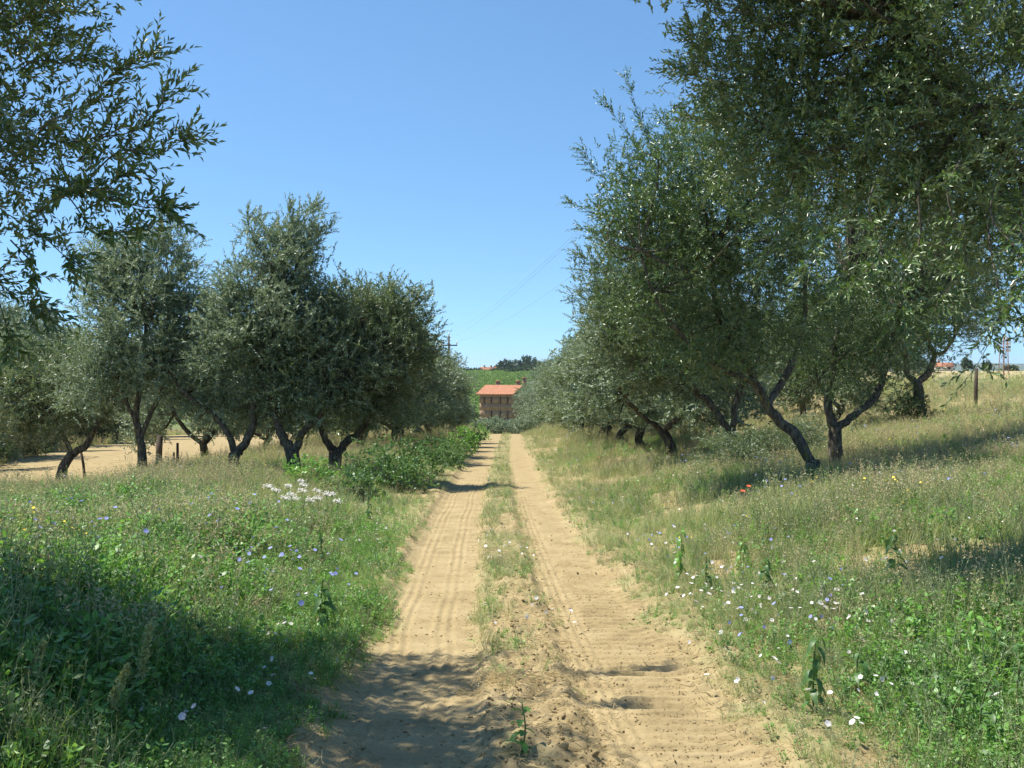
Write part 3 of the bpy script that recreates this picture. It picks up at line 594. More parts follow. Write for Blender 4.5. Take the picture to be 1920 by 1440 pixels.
def p_broad(seed, mt, stems=4, h=.22, L=.05, W=.03, nl=9, spread=.07):
    rs = np.random.default_rng(seed); m = MB()
    for s in range(stems):
        a = rs.random()*6.28; b0 = np.array([np.cos(a), np.sin(a), 0])*spread*rs.random(); top = b0+np.array([rs.normal()*.25*h, rs.normal()*.25*h, h*(.6+.5*rs.random())])
        pts = catmull([b0-np.array([0, 0, .02]), (b0+top)/2+rs.normal(size=3)*.015, top], 4); m.add(*tube(pts, .0022, 3, cap=False))
        t = (.15+.85*rs.random(nl))[:, None]; B = pts[0]*(1-t)+top*t
        an = rs.random(nl)*6.28; D = nrm(np.stack([np.cos(an), np.sin(an), .35-.9*(1-t[:, 0])*0+rs.normal(size=nl)*.3], -1))
        N_ = nrm(np.array([0, 0, 1.])+rs.normal(size=(nl, 3))*.35); sz = (.6+.6*rs.random(nl))
        m.add(*leaves(B, D, N_, L*sz, W*sz, 4, -.06))
    return m.mesh('broadleaf_weed', [M[mt]])
def p_fine(seed, mt, h=.4, nb=10, L=.025, W=.006, nl=10, spread=.8):
    rs = np.random.default_rng(seed); m = MB(); B_ = []; D_ = []
    for s in range(nb):
        a = rs.random()*6.28; hh = h*(.5+.6*rs.random()); st = np.array([rs.normal()*.02, rs.normal()*.02, -.02])
        top = st+np.array([np.cos(a)*hh*.45*spread, np.sin(a)*hh*.45*spread, hh]); mid = (st+top)/2+np.array([np.cos(a)*.02, np.sin(a)*.02, .03*hh])+rs.normal(size=3)*.02
        pts = catmull([st, mid, top], 5); m.add(*tube(pts, np.linspace(.0028, .0012, 5), 3, cap=False))
        t = (.15+.85*rs.random(nl))*4; i0 = np.minimum(t.astype(int), 3); B_.append(pts[i0]+(pts[i0+1]-pts[i0])*(t-i0)[:, None]); D_.append(nrm(rs.normal(size=(nl, 3))+np.array([0, 0, .7])))
    B_ = np.concatenate(B_); D_ = np.concatenate(D_); n = len(B_)
    m.add(*leaves(B_, D_, rand_dir(rs, n), L*(.6+.8*rs.random(n)), W, 2)); return m.mesh('fine_weed', [M[mt]])
def p_mat(seed, mt, n=34, rad=.16, L=.022, W=.017):
    rs = np.random.default_rng(seed); a = rs.random(n)*6.28; r_ = rad*rs.random(n)**.6
    B = np.stack([np.cos(a)*r_, np.sin(a)*r_, .008+.03*rs.random(n)], -1); an = rs.random(n)*6.28
    D = nrm(np.stack([np.cos(an), np.sin(an), .15+.35*rs.random(n)], -1)); sz = .6+.8*rs.random(n)
    return MB().add(*leaves(B, D, nrm(np.array([0, 0, 1.])+rs.normal(size=(n, 3))*.3), L*sz, W*sz, 2, -.05)).mesh('creeping_weed', [M[mt]])
def p_flowers(seed, mt, n=5, spread=.12, h=.12, R=.012, pet=8):
    rs = np.random.default_rng(seed); m = MB()
    for q in range(n):
        c = np.array([rs.normal()*spread, rs.normal()*spread, h*(.5+.8*rs.random())]); nn = nrm(np.array([rs.normal()*.35-.25, rs.normal()*.35-.35, 1.])); a = nrm(np.cross(nn, [.3, 1, .1])); b = np.cross(nn, a)
        th = np.linspace(0, 2*np.pi, pet, endpoint=False); rr = R*(.8+.4*rs.random()); V = np.vstack([[c-nn*rr*.3], c+rr*(np.cos(th)[:, None]*a+np.sin(th)[:, None]*b)])
        m.add(V, [(0, 1+j, 1+(j+1) % pet) for j in range(pet)], 0); m.add(*tube([c*np.array([1, 1, 0]), c-nn*rr*.3], .0012, 3, cap=False), mi=1)
    return m.mesh('flower_cluster', [M[mt], M['stem']])
def collection(name, meshes):
    c = bpy.data.collections.new(name)
    for q, me in enumerate(meshes):
        o = bpy.data.objects.new('%s.%03d' % (name, q+1), me); c.objects.link(o)
    return c
def scatter(name, coll, pos, scl, idx, label, cat, tilt=.12, seed=0):
    rs = np.random.default_rng(seed+900); n = len(pos)
    me = bpy.data.meshes.new(name); me.vertices.add(n); me.vertices.foreach_set('co', np.asarray(pos, np.float32).ravel())
    a = me.attributes.new('turn', 'FLOAT_VECTOR', 'POINT'); a.data.foreach_set('vector', np.stack([rs.normal(size=n)*tilt, rs.normal(size=n)*tilt, rs.random(n)*6.28], -1).astype(np.float32).ravel())
    a = me.attributes.new('size', 'FLOAT', 'POINT'); a.data.foreach_set('value', np.asarray(scl, np.float32))
    a = me.attributes.new('pick', 'INT', 'POINT'); a.data.foreach_set('value', np.asarray(idx, np.int32))
    o = link(name, me, kind='stuff'); o['label'] = label; o['category'] = cat
    g = bpy.data.node_groups.new(name, 'GeometryNodeTree')
    g.interface.new_socket('Geometry', in_out='INPUT', socket_type='NodeSocketGeometry'); g.interface.new_socket('Geometry', in_out='OUTPUT', socket_type='NodeSocketGeometry')
    N = lambda t: g.nodes.new(t); K = g.links.new
    gi = N('NodeGroupInput'); go = N('NodeGroupOutput'); ip = N('GeometryNodeInstanceOnPoints'); ci = N('GeometryNodeCollectionInfo')
    ci.inputs['Collection'].default_value = coll; ci.inputs['Separate Children'].default_value = True; ci.inputs['Reset Children'].default_value = True
    def na(nm, dt): q = N('GeometryNodeInputNamedAttribute'); q.data_type = dt; q.inputs['Name'].default_value = nm; return next(s for s in q.outputs if s.name == 'Attribute' and s.enabled)
    K(gi.outputs[0], ip.inputs['Points']); K(ci.outputs[0], ip.inputs['Instance']); ip.inputs['Pick Instance'].default_value = True
    K(na('pick', 'INT'), ip.inputs['Instance Index']); K(na('turn', 'FLOAT_VECTOR'), ip.inputs['Rotation']); K(na('size', 'FLOAT'), ip.inputs['Scale']); K(ip.outputs[0], go.inputs[0])
    md = o.modifiers.new('cover', 'NODES'); md.node_group = g
    return o
def zone(rs, n, y0, y1, power=1.6, xmax=24):
    """points over the ground in view, thinning with distance"""
    u = rs.random(n); e = 2-power
    y = (y0**e+u*(y1**e-y0**e))**(1/e); x = (rs.random(n)*2-1)*np.minimum(.56*y+.6, xmax+.12*y); return x, y
def inview(x, y): return np.abs(x) < .56*y+.6
def rel(x, y): return x-road_c(y)
def isfield(x, y): return (x < -8.6-.08*(y-24)) & (y+.4*(-x-10) > 23) & (x > -15.0-.20*(y-28.7))
def cover_density(x, y):
    r_ = rel(x, y); k = sst(-.10, .22, np.abs(r_)-half_w(x, y))
    md_ = sst(.40, .20, np.abs(r_-.05))*(.15+.85*sst(.36, .56, fbm(x*1.8, y*.8, 73)+.15*sst(9, 20, y)-.12*sst(8, 6, y)))*sst(5.8, 8.5, y)
    bare = np.maximum(sst(.57, .66, fbm(x*.8, y*.5, 75)+.06*sst(8, 25, x)), .9*sst(.56, .64, fbm(x*2.6, y*1.7, 76))*(x > 0)*sst(4.5, 2.5, x)*sst(16, 10, y))
    k = k*(1-.75*bare*np.where(x > 0, 1, .6))*(~isfield(x, y))
    k = k*(1-.65*sst(9, 15, x)*sst(14, 20, y))
    nr = sst(2.6, 1.4, r_)*(r_ > 0)*sst(9, 7, y)*.45            # bare earth beside the right rut near the camera
    k = k*(1-nr)
    return np.maximum(k, .8*md_*(np.abs(r_) < .6))
greenC = collection('grass_tuft', [p_grass(1, 'grass', 18, .20, .09, .006, .6), p_grass(2, 'grass', 16, .26, .08, .006, .7), p_grass(3, 'yg', 18, .24, .08, .005, .5), p_grass(4, 'yg', 14, .34, .08, .005, .45), p_grass(5, 'grass', 20, .13, .10, .005, .8)])
dryC = collection('dry_grass_tuft', [p_dry(11, h=.42), p_dry(12, h=.32), p_dry(13, 'yg', h=.38), p_dry(14, h=.24, n=12)])
broadC = collection('broadleaf_weed', [p_broad(21, 'lush', L=.038, W=.024), p_broad(22, 'lush', 6, .15, .032, .020, 10), p_broad(23, 'lush', 4, .28, .045, .022, 13), p_broad(24, 'mallow', 4, .24, .048, .028, 10), p_broad(25, 'lush', 7, .11, .027, .018, 9), p_fine(26, 'lush', .26, 12, .034, .009, 9)])
fineC = collection('fine_weed', [p_fine(31, 'grey'), p_fine(32, 'grey', .3, 12), p_fine(33, 'grey', .5, 9), p_fine(34, 'yg', .4, 10), p_fine(35, 'grey', .22, 14)])
matC = collection('creeping_weed', [p_mat(41, 'grey'), p_mat(42, 'lush'), p_mat(43, 'grey', 26, .12), p_mat(44, 'yg', 30, .14)])
whiteC = collection('white_flower', [p_flowers(51, 'white', 4, .12), p_flowers(52, 'white', 2, .10), p_flowers(53, 'white', 6, .16, .10)])
blueC = collection('blue_flower', [p_flowers(61, 'blue', 3, .10, .34, .015), p_flowers(62, 'blue', 5, .14, .28, .014), p_flowers(63, 'blue', 2, .08, .4, .016)])
yelC = collection('yellow_flower', [p_flowers(71, 'yellow', 3, .10, .32, .010), p_flowers(72, 'yellow', 2, .08, .28, .010)])
def lay(name, coll, n, y0, y1, dens, s0, s1, label, cat, seed, power=1.6, pick=None, tilt=.22, xmax=24):
    rs = np.random.default_rng(seed); x, y = zone(rs, n, y0, y1, power, xmax)
    k = rs.random(n) < np.clip(dens(x, y), 0, 1)*cover_density(x, y); x = x[k]; y = y[k]
    s = (s0+(s1-s0)*rs.random(len(x)))*np.interp(y, [4, 12, 25, 60, 110], [1, .95, 1.0, 1.3, 1.8])*(1+.22*(rel(x, y) < 0)*sst(16, 10, y))
    r_ = np.abs(rel(x, y)); s = s*(.38+.62*sst(1.2, 3.0, r_))*(.42+1.15*fbm(x*.9, y*.7, 401))                    # low at the edge of the wheels
    idx = rs.integers(0, len(coll.objects), len(x)) if pick is None else pick(rs, x, y)
    scatter(name, coll, np.stack([x, y, ground(x, y)-.005], -1), s, idx, label, cat, tilt, seed); return len(x)
NZ = lambda x, y, s, f=.35: fbm(x*f, y*f, s, 3)
isL = lambda x, y: (rel(x, y) < 0)
lushness = lambda x, y: np.clip((rel(x, y) < -.8)*(1.0*sst(15, 11, y)+.40*sst(20, 14, y))+.35*sst(.5, .6, NZ(x, y, 301))+ .9*sst(1.6, 2.8, x)*sst(7.2, 5.8, y)+.55*(np.abs(y-16-.0*x) < 3)*(x > 6)+.22*(x > 0)*sst(15, 11, y), 0.06, 1)
dryness = lambda x, y: np.clip(.12+.9*sst(4.5, 8, x)*sst(10, 15, y)+.25*(x > 0)*sst(13, 18, y)+.85*isL(x, y)*sst(-3.6, -5.5, x)*sst(15, 19, y)+.45*sst(.52, .62, NZ(x, y, 303)), 0, 1)
def pk_grass(rs, x, y):
    l = lushness(x, y)+rs.normal(size=len(x))*.25; a = rs.integers(0, 2, len(x)); return np.where(l > .5, np.where(rs.random(len(x)) < .3, 4, a), a+2)
cnt = 0
cnt += lay('grass', greenC, 60000, 4.3, 34, lambda x, y: (.55+.45*sst(.4, .6, NZ(x, y, 305))-.3*dryness(x, y))*(1-.45*(x > 0)*sst(3.6, 2.6, x)*sst(14, 10, y)), .6, 1.25, 'green and yellowish grass growing over both verges', 'grass', 1, pick=pk_grass)
cnt += lay('grass', greenC, 30000, 30, 110, lambda x, y: 1-.5*dryness(x, y), .8, 1.3, 'distant grass under the olive rows', 'grass', 2, 1.2, pick=pk_grass)
cnt += lay('dry_grass', dryC, 52000, 6, 90, lambda x, y: dryness(x, y), .6, 1.2, 'straw-coloured dry grass with seed heads around the trunks', 'dry grass', 3, 1.35, xmax=30)
cnt += lay('broadleaf_weeds', broadC, 56000, 4.3, 40, lambda x, y: lushness(x, y), .6, 1.3, 'lush low broad-leaved weeds, thickest on the left verge', 'weeds', 4)
cnt += lay('fine_weeds', fineC, 56000, 4.3, 100, lambda x, y: .25+.75*sst(.42, .58, NZ(x, y, 307))*(1-.75*lushness(x, y)), .5, 1.1, 'grey-green wiry weeds with tiny leaves beside the ruts', 'weeds', 5, 1.5)
cnt += lay('creeping_weeds', matC, 24000, 4.3, 30, lambda x, y: .35+.65*sst(.45, .55, NZ(x, y, 309, 1.2)), .6, 1.4, 'small creeping weeds flat on the sandy soil', 'weeds', 6, 1.9, tilt=.05)
print('instances', cnt)
# ------------------------------------------------------------------ shrubs and leafy bushes as things
def shrub(name, loc, lobes, label, cat, mt, L, W, seed, nclump=60, nspray=8, k=10, slen=(.15, .35), group=None, stems=7, kind=2, hgt=1.0, crad=.25, trunk=None):
    rs = np.random.default_rng(seed); root = empty(name, loc); tag(root, label, cat, group)
    lob = [(np.array(l[0], float), np.array(l[1], float)) for l in lobes]; cen = np.mean([l[0] for l in lob], 0)*np.array([1, 1, .5])
    hubs = []; m = MB()
    for s in range(stems):
        c, r_ = lob[s % len(lob)]; tip = c+rand_dir(rs, 1)[0]*r_*.5
        b0 = np.array([rs.normal()*.04, rs.normal()*.04, -.05])*(trunk or 1)
        pts = catmull([b0, (b0+tip)/2+rs.normal(size=3)*.08*hgt, tip], 7); m.add(*tube(pts, np.linspace(.014*hgt*(trunk or 1), .006*hgt, 7), 6)); hubs.append(pts[3]); hubs.append(pts[6])
    link('trunk' if trunk else 'stems', m.mesh('stems', [M['bark'] if trunk else M['stem']], True), root)
    cr, br = crown_parts(rs, lob, [], nclump, nspray, k, L, W, kind, np.zeros(3), cen, slen=slen, crad=crad, twig=False, hubs=hubs)
    link('crown' if trunk else 'foliage', cr.mesh('foliage', [M[mt], M['twig']]), root)
    return root
q = 0
for px, py, h, rad, mt in [(700, 915, .75, .55, 'mallow'), (770, 925, .60, .55, 'mallow'), (745, 890, .85, .6, 'mallow'), (800, 890, .8, .6, 'mallow'), (835, 880, .75, .5, 'mallow'), (850, 862, .8, .6, 'mallow'), (868, 850, .9, .7, 'lush'), (880, 838, .9, .8, 'mallow'), (815, 868, .8, .7, 'mallow'), (895, 828, .9, .8, 'lush'), (660, 935, .45, .5, 'mallow'), (590, 915, .5, .5, 'lush')]:
    x, y = hit(px, py); sc = 1+.2*(y > 40)
    wd = ['nearest of the dark', 'low wide', 'tall dark', 'tall bright', 'rounded dark', 'bright bushy', 'full', 'far dark', 'shaded', 'farthest', 'low dark front', 'sparse low'][q]
    shrub('leafy_bush', (x, y, g1(x, y)), [((0, 0, h*.6), (rad, rad, h*.5)), ((rad*.5, .1, h*.4), (rad*.6, rad*.6, h*.4)), ((-rad*.5, -.1, h*.35), (rad*.6, rad*.6, h*.35))],
          f'{wd} broad-leaved bush at the left edge of the track under the olives', 'bush', mt, .075*sc, .045*sc, 400+q, 30, 5, 8, (.12, .36), 'leafy bushes along the left edge of the track', kind=4, hgt=.7); q += 1
x, y = hit(1480, 880); x += .1; y += .5
shrub('olive_sucker_shrub', (x, y, g1(x, y)), [((0, 0, .5), (.8, .6, .5)), ((-.9, 0, .35), (.6, .5, .4)), ((.5, .2, .6), (.5, .5, .45))], 'grey-green sucker shoots bushing round the foot of the leaning olive', 'shrub', 'olive', .065, .017, 431, 110, 8, 13, hgt=1.2)
x, y = hit(1370, 895)
shrub('olive_sucker_shrub', (x, y, g1(x, y)), [((0, 0, .4), (.7, .6, .42)), ((.6, 0, .25), (.5, .5, .3))], 'dark sucker shoots round the foot of the forked olive on the right', 'shrub', 'olive', .07, .018, 432, 70, 8, 12, hgt=1.2)
x, y = 10.6, 28.6
shrub('olive_sucker_shrub', (x, y, g1(x, y)), [((0, 0, .6), (.55, .5, .65)), ((.3, 0, .3), (.5, .5, .35))], 'dark twiggy shoots at the foot of the olive before the open dry field', 'shrub', 'dark_oak', .08, .02, 433, 80, 8, 12, hgt=1.4)
q = 0
for px, py, d, w_, h in [(930, 806, 104, 2.0, 2.2), (955, 800, 112, 2.2, 2.4), (985, 800, 108, 2.2, 2.8), (910, 800, 110, 2.0, 2.6), (1005, 795, 118, 2.4, 3.4), (970, 795, 132, 3.0, 4.0), (940, 795, 128, 2.6, 3.6)]:
    x = (px-960)*d/F; z = g1(x, d)
    shrub('olive_bush', (x, d, z), [((0, 0, h*.36), (w_*.8, w_*.7, h*.34)), ((w_*.5, 0, h*.3), (w_*.5, w_*.5, h*.3)), ((-w_*.5, 0, h*.3), (w_*.5, w_*.5, h*.3))],
          ['leftmost pale', 'small middle', 'middle grey', 'dark left', 'tall right', 'tallest rear', 'rear left'][q]+' olive bush closing the view where the track dips away', 'bush', 'olive_far', .2, .075, 440+q, 110, 7, 9, (.3, .6), 'bushes where the track dips', hgt=3, crad=.5); q += 1
q = 0
for x, y, w_, h in [(-15.6, 28, 1.8, 1.3), (-17.5, 32.5, 2.2, 1.6), (-18.5, 37.5, 2.4, 1.8), (-20, 43, 2.4, 1.8), (-21.5, 49, 2.6, 2.0), (-22.5, 55.5, 2.6, 2.2), (-24, 62, 2.8, 2.2), (-24.5, 69, 3.0, 2.4), (-19, 72, 3.0, 2.4), (-14, 73, 3.0, 2.4), (-26, 57, 3, 2.6), (-28, 66, 3, 2.8), (-21, 79, 3, 3)]:
    shrub('hedge_bush', (x, y, g1(x, y)), [((0, 0, h*.45), (w_*.8, w_*.8, h*.5)), ((w_*.5, 0, h*.35), (w_*.5, w_*.5, h*.35)), ((-w_*.5, 0, h*.35), (w_*.5, w_*.5, h*.35))],
          ['first', 'second', 'third', 'fourth', 'fifth', 'sixth', 'seventh', 'eighth', 'ninth', 'tenth', 'eleventh', 'twelfth', 'thirteenth'][q]+' dark undergrowth bush along the far side of the bare field at left', 'bush', 'dark_oak', .13, .07, 480+q, 90, 8, 10, (.25, .5), 'undergrowth beyond the bare field', hgt=2, crad=.4); q += 1
# brush along the edge of the dry field
q = 0
for px, d in [(1650, 37), (1685, 42), (1760, 44), (1800, 40), (1840, 46), (1880, 42), (1915, 44), (1620, 44), (1590, 52)]:
    x = (px-960)*d/F; z = g1(x, d)
    shrub('dry_bramble', (x, d, z), [((0, 0, .45), (1.1, .7, .5)), ((.8, 0, .3), (.8, .6, .35))], ['first', 'second', 'third', 'fourth', 'fifth', 'sixth', 'seventh', 'eighth', 'ninth'][q]+' tangle of dry olive-brown brush along the field edge at right', 'bramble', 'yg' if q % 3 else 'grey', .07, .02, 460+q, 60, 8, 10, group='brush along the field edge', hgt=1); q += 1

# ------------------------------------------------------------------ tall weeds, leaf by leaf
def leafmesh(L, W, droop, mt):
    t = np.linspace(0, 1, 6); w_ = W*np.sin(np.pi*np.clip(t*.93+.05, 0, 1))**.8*(1-.25*t)
    c = np.stack([L*(t-.18*droop*t**3), 0*t, -droop*L*.75*t**2+.12*L*t], -1); v = []
    for s in (-1, 0, 1): v.append(c+np.array([0, 1, 0])*(s*w_/2)[:, None]+np.array([0, 0, 1])*(abs(s)*w_*.16)[:, None])
    V = np.concatenate(v); f = []
    for a in (0, 6):
        for k in range(5): f.append((a+k, a+k+1, a+7+k, a+6+k))
    return MB().quad(V, f).mesh('leaf', [M[mt]], True)
LEAF = {(m_, d_): leafmesh(.13, .062, d_, m_) for m_ in ('mallow', 'lush') for d_ in (.5, 1.0, 1.5)}
def tall_weed(px, py, h, droop, mt, label, seed, nl=11, ls=1.0):
    rs = np.random.default_rng(seed); x, y = hit(px, py); b = (x, y, g1(x, y)); root = empty('tall_weed', b); tag(root, label, 'weed', 'tall broad-leaved weeds on the verges')
    pts = catmull([(0, 0, -.03), (rs.normal()*.02, rs.normal()*.02, h*.5), (rs.normal()*.04, rs.normal()*.04, h)], 8)
    link('stem', MB().add(*tube(pts, np.linspace(.006, .003, 8), 6)).mesh('stem', [M['stem']], True), root)
    a = rs.random()*6
    for k in range(nl):
        t = .22+.78*k/(nl-1); p = pts[0]*(1-t)+pts[-1]*t; a += 2.4
        o = link('leaf', LEAF[(mt, droop)], root); o.location = p; o.rotation_euler = (rs.normal()*.25, rs.normal()*.2-.1*(k == nl-1), a); s = ls*(1.1-.45*t)*(.85+.3*rs.random()); o.scale = (s, s, s)
TW = [(65, 1135, .55, .5, 'mallow', 'tall dark weed with spreading leaves, leftmost at the edge of the left shadow', 1.3), (232, 1165, .36, 1.5, 'mallow', 'short dark weed with folded drooping leaves at the left shadow line', 1.2),
      (360, 1085, .36, 1.0, 'mallow', 'drooping weed in the middle of the bright left verge', 1.0), (440, 1050, .42, 1.0, 'mallow', 'upright drooping weed behind the blue flowers on the left', 1.0), (510, 1020, .40, .5, 'lush', 'pale upright weed beside the white umbels', .9),
      (600, 1075, .42, 1.5, 'mallow', 'tall wilting weed close to the left edge of the track', 1.0), (600, 1195, .42, 1.5, 'mallow', 'dark wilting weed at the corner of the left shadow beside the track', 1.2), (250, 1020, .42, 1.5, 'mallow', 'slim dark wilting weed far over on the left verge', 1.0),
      (1272, 1092, .50, 1.5, 'lush', 'tallest pale wilting weed on the right verge', 1.0), (1325, 1115, .32, 1.5, 'mallow', 'small hanging-leaved weed right of the tallest pale one', .9), (1440, 1125, .34, 1.5, 'mallow', 'dark wilting weed among the white flowers on the right', .95),
      (1390, 1070, .34, 1.0, 'lush', 'bright bushy weed behind the white flowers on the right', .9), (1682, 1115, .46, 1.0, 'mallow', 'broad-topped weed at the edge of the right shadow', 1.25), (1525, 1350, .42, 1.5, 'mallow', 'wilting weed on bare soil at the lower right', 1.0),
      (1610, 1305, .28, 1.0, 'mallow', 'short dark weed right of the wilting one on bare soil', .95), (1835, 1270, .38, 1.0, 'lush', 'fresh weed above the leafy clump at the lower right', 1.0), (975, 1425, .24, .5, 'lush', 'young seedling standing alone on the middle strip of the track', .9),
      (1790, 1400, .30, .5, 'mallow', 'leafy weed at the lower right corner, left one of three', .7), (1850, 1420, .40, .5, 'mallow', 'leafy weed at the lower right corner, middle one of three', .75), (1905, 1400, .40, .5, 'mallow', 'leafy weed at the lower right corner, touching the frame', .75),
      (690, 985, .45, 1.0, 'mallow', 'upright weed near the dark bushes at the left track edge', 1.0), (130, 1060, .35, 1.0, 'lush', 'bright weed left of centre on the sunny left verge', 1.0), (1745, 1215, .3, 1.0, 'lush', 'small weed in front of the right shadow', .9)]
for q, t in enumerate(TW): tall_weed(*t[:6], 500+q, nl=12 if t[2] < .33 else 18, ls=t[6]*.85)
def plume(px, py, h, label, seed, lean=.1):
    rs = np.random.default_rng(seed); x, y = hit(px, py); root = empty('seeding_weed', (x, y, g1(x, y))); tag(root, label, 'weed', 'pale seeding weeds in the lower left')
    pts = catmull([(0, 0, -.03), (lean*.2, 0, h*.55), (lean, 0, h)], 12); link('stem', MB().add(*tube(pts, np.linspace(.005, .002, 12), 5)).mesh('stem', [M['stem']], True), root)
    n = 260; t = 5+6*rs.random(n)**.8; i0 = np.minimum(t.astype(int), 10); B = pts[i0]+(pts[i0+1]-pts[i0])*(t-i0)[:, None]+rs.normal(size=(n, 3))*.012*(1.2-(t[:, None]-5)/7)
    link('seed_head', MB().add(*leaves(B, nrm(rs.normal(size=(n, 3))+np.array([0, 0, 1.2])), rand_dir(rs, n), .026, .013, 2)).mesh('seed_head', [M['yg']]), root)
    for k in range(6):
        o = link('leaf', LEAF[('lush', .5)], root); o.location = pts[2+k % 4]; o.rotation_euler = (0, -.2, k*2.4); o.scale = (.6, .45, .6)
plume(262, 1370, .52, 'tallest pale plume of seeds rising from the lower left shadow', 531, .05); plume(50, 1380, .44, 'seeding weed near the left frame edge, in the sunlit corner', 532, .08); plume(205, 1410, .40, 'seeding weed low beside bright grass in the lower left', 533, .09)

# ------------------------------------------------------------------ flowers
def flower(name, mt, R, h, pet, seed, cup=.35, centre=None):
    rs = np.random.default_rng(seed); m = MB(); nn = nrm(np.array([.05, -.35, 1.])); a = nrm(np.cross(nn, [.3, 1, .1])); b = np.cross(nn, a); c = np.array([0, 0, h])
    th = np.linspace(0, 2*np.pi, pet, endpoint=False); k = np.where(np.arange(pet) % 2, 1.0, .86)
    V = np.vstack([[c-nn*R*cup], c+.5*R*(np.cos(th)[:, None]*a+np.sin(th)[:, None]*b)-nn*R*cup*.15, c+R*k[:, None]*(np.cos(th)[:, None]*a+np.sin(th)[:, None]*b)])
    f = [(0, 1+j, 1+(j+1) % pet) for j in range(pet)]
    for j in range(pet):
        j2 = (j+1) % pet; f += [(1+j, 1+pet+j, 1+pet+j2), (1+j, 1+pet+j2, 1+j2)]
    m.add(V, f, 0); m.add(*tube([(0.01, .01, -.02), c-nn*R*cup], .0014, 4, cap=False), mi=1); return m.mesh(name, [M[mt], M['stem']])
def sow(name, meshes, clusters, label, cat, group, seed, hr=(.04, .13)):
    rs = np.random.default_rng(seed); n_ = 0
    for px, py, sx, sy, n in clusters:
        for _ in range(n):
            x, y = hit(px+rs.normal()*sx, min(1436, py+rs.normal()*sy)); o = link(name, meshes[rs.integers(len(meshes))]); s = .75+.5*rs.random()
            o.location = (x, y, g1(x, y)+rs.uniform(*hr)); o.rotation_euler = (rs.normal()*.5, rs.normal()*.5, rs.normal()*.8); o.scale = (s, s*rs.uniform(.8, 1.15), s); tag(o, label, cat, group); n_ += 1
    return n_
BW = [flower('bindweed_flower', 'white', .0165, .06, 10, 1), flower('bindweed_flower', 'white', .014, .10, 10, 2, .25), flower('bindweed_flower', 'white', .018, .04, 10, 3)]
sow('bindweed_flower', BW, [(1450, 1130, 110, 32, 72), (1330, 1120, 60, 30, 26), (1600, 1150, 70, 40, 18), (1750, 1050, 70, 40, 16), (1500, 1200, 120, 40, 20), (1650, 1330, 120, 60, 22), (1420, 1300, 40, 20, 8), (1570, 1410, 90, 20, 8), (1290, 1040, 80, 25, 14)],
    'small white funnel flower of creeping bindweed on the right verge', 'flower', 'white bindweed flowers on the right verge', 601)
sow('bindweed_flower', BW, [(430, 1200, 110, 30, 16), (500, 1290, 60, 40, 12), (300, 1390, 150, 30, 14), (100, 1080, 60, 25, 12), (700, 1040, 30, 22, 9), (180, 1090, 80, 20, 8), (560, 960, 60, 20, 6)],
    'small white funnel flower of creeping bindweed on the left verge', 'flower', 'white bindweed flowers on the left verge', 602)
sow('bindweed_flower', BW, [(950, 1060, 22, 12, 12), (1010, 1160, 35, 8, 8), (925, 925, 12, 14, 9), (900, 1195, 10, 5, 2)],
    'small white funnel flower on the weedy strip between the ruts', 'flower', 'white flowers between the ruts', 603)
CH = [flower('chicory_flower', 'blue', .019, .42, 12, 4, .1), flower('chicory_flower', 'blue', .017, .34, 12, 5, .1)]
sow('chicory_flower', CH, [(530, 1130, 45, 28, 34), (600, 1100, 30, 20, 8), (620, 1130, 8, 8, 4)], 'pale blue chicory flower in the sunny patch beside the left shadow', 'flower', 'blue chicory flowers on the left verge', 604, (-.12, .02))
CH2 = [flower('chicory_flower', 'blue', .016, .16, 12, 6, .1)]
sow('chicory_flower', CH2, [(1230, 1040, 40, 20, 18), (1480, 1190, 70, 20, 12), (1520, 960, 40, 20, 8), (1560, 1130, 60, 30, 10)], 'pale violet-blue flower among the weeds of the right verge', 'flower', 'blue flowers on the right verge', 605, (0, .05))
PO = [flower('poppy', 'red', .026, .22, 8, 7, .5)]
for px, py, lb in [(1393, 952, 'left one of two red poppies in the grass of the right verge'), (1404, 940, 'right one of two red poppies in the grass of the right verge'), (1122, 868, 'red poppy far back near the right edge of the track')]:
    x, y = hit(px, py+8); o = link('poppy', PO[0]); o.location = (x, y, g1(x, y)); o.scale = (1.5, 1.5, 1.3); tag(o, lb, 'flower', 'red poppies')
rs = np.random.default_rng(88)
def umbel(px, py, lb, sc):
    x, y = hit(px, py+42); root = empty('wild_carrot', (x, y, g1(x, y))); tag(root, lb, 'flower', 'white umbel flowers on the left verge'); h = .42+.08*rs.random(); m = MB(); st = MB(); st.add(*tube([(0, 0, -.03), (.01, 0, h*.6), (0, 0, h)], .003, 5))
    for k in range(60):
        kc = k//5; a = kc*2.4; rr = .066*sc*math.sqrt((kc+.3)/12); c = np.array([rr*math.cos(a)+rs.normal()*.008, rr*math.sin(a)+rs.normal()*.008, h+.05+.012*rs.normal()+.012*math.sin(kc*2.1)-.2*rr]); th = np.linspace(0, 6.28, 6, endpoint=False)
        R = .0085*sc; V = np.vstack([[c+np.array([0, 0, .004])], c+R*np.stack([np.cos(th), np.sin(th), 0*th], -1)]); m.add(V, [(0, 1+j, 1+(j+1) % 6) for j in range(6)])
        if k % 5 == 0: st.add(*tube([(0, 0, h), c-np.array([0, 0, .004])], .0012, 3, cap=False))
    link('umbel', m.mesh('umbel', [M['white']]), root); link('stem', st.mesh('stem', [M['stem']], True), root)
UL = [(505, 948, 'farthest left'), (520, 960, 'second from left'), (540, 940, 'upper left'), (552, 962, 'central left'), (568, 935, 'uppermost'), (572, 952, 'central'), (590, 946, 'upper central'), (598, 958, 'right central'), (610, 966, 'right'), (625, 954, 'rightmost upper'), (633, 968, 'rightmost lower'), (548, 975, 'lowest left'), (535, 968, 'low left'), (580, 968, 'lowest central'), (562, 926, 'most distant')]
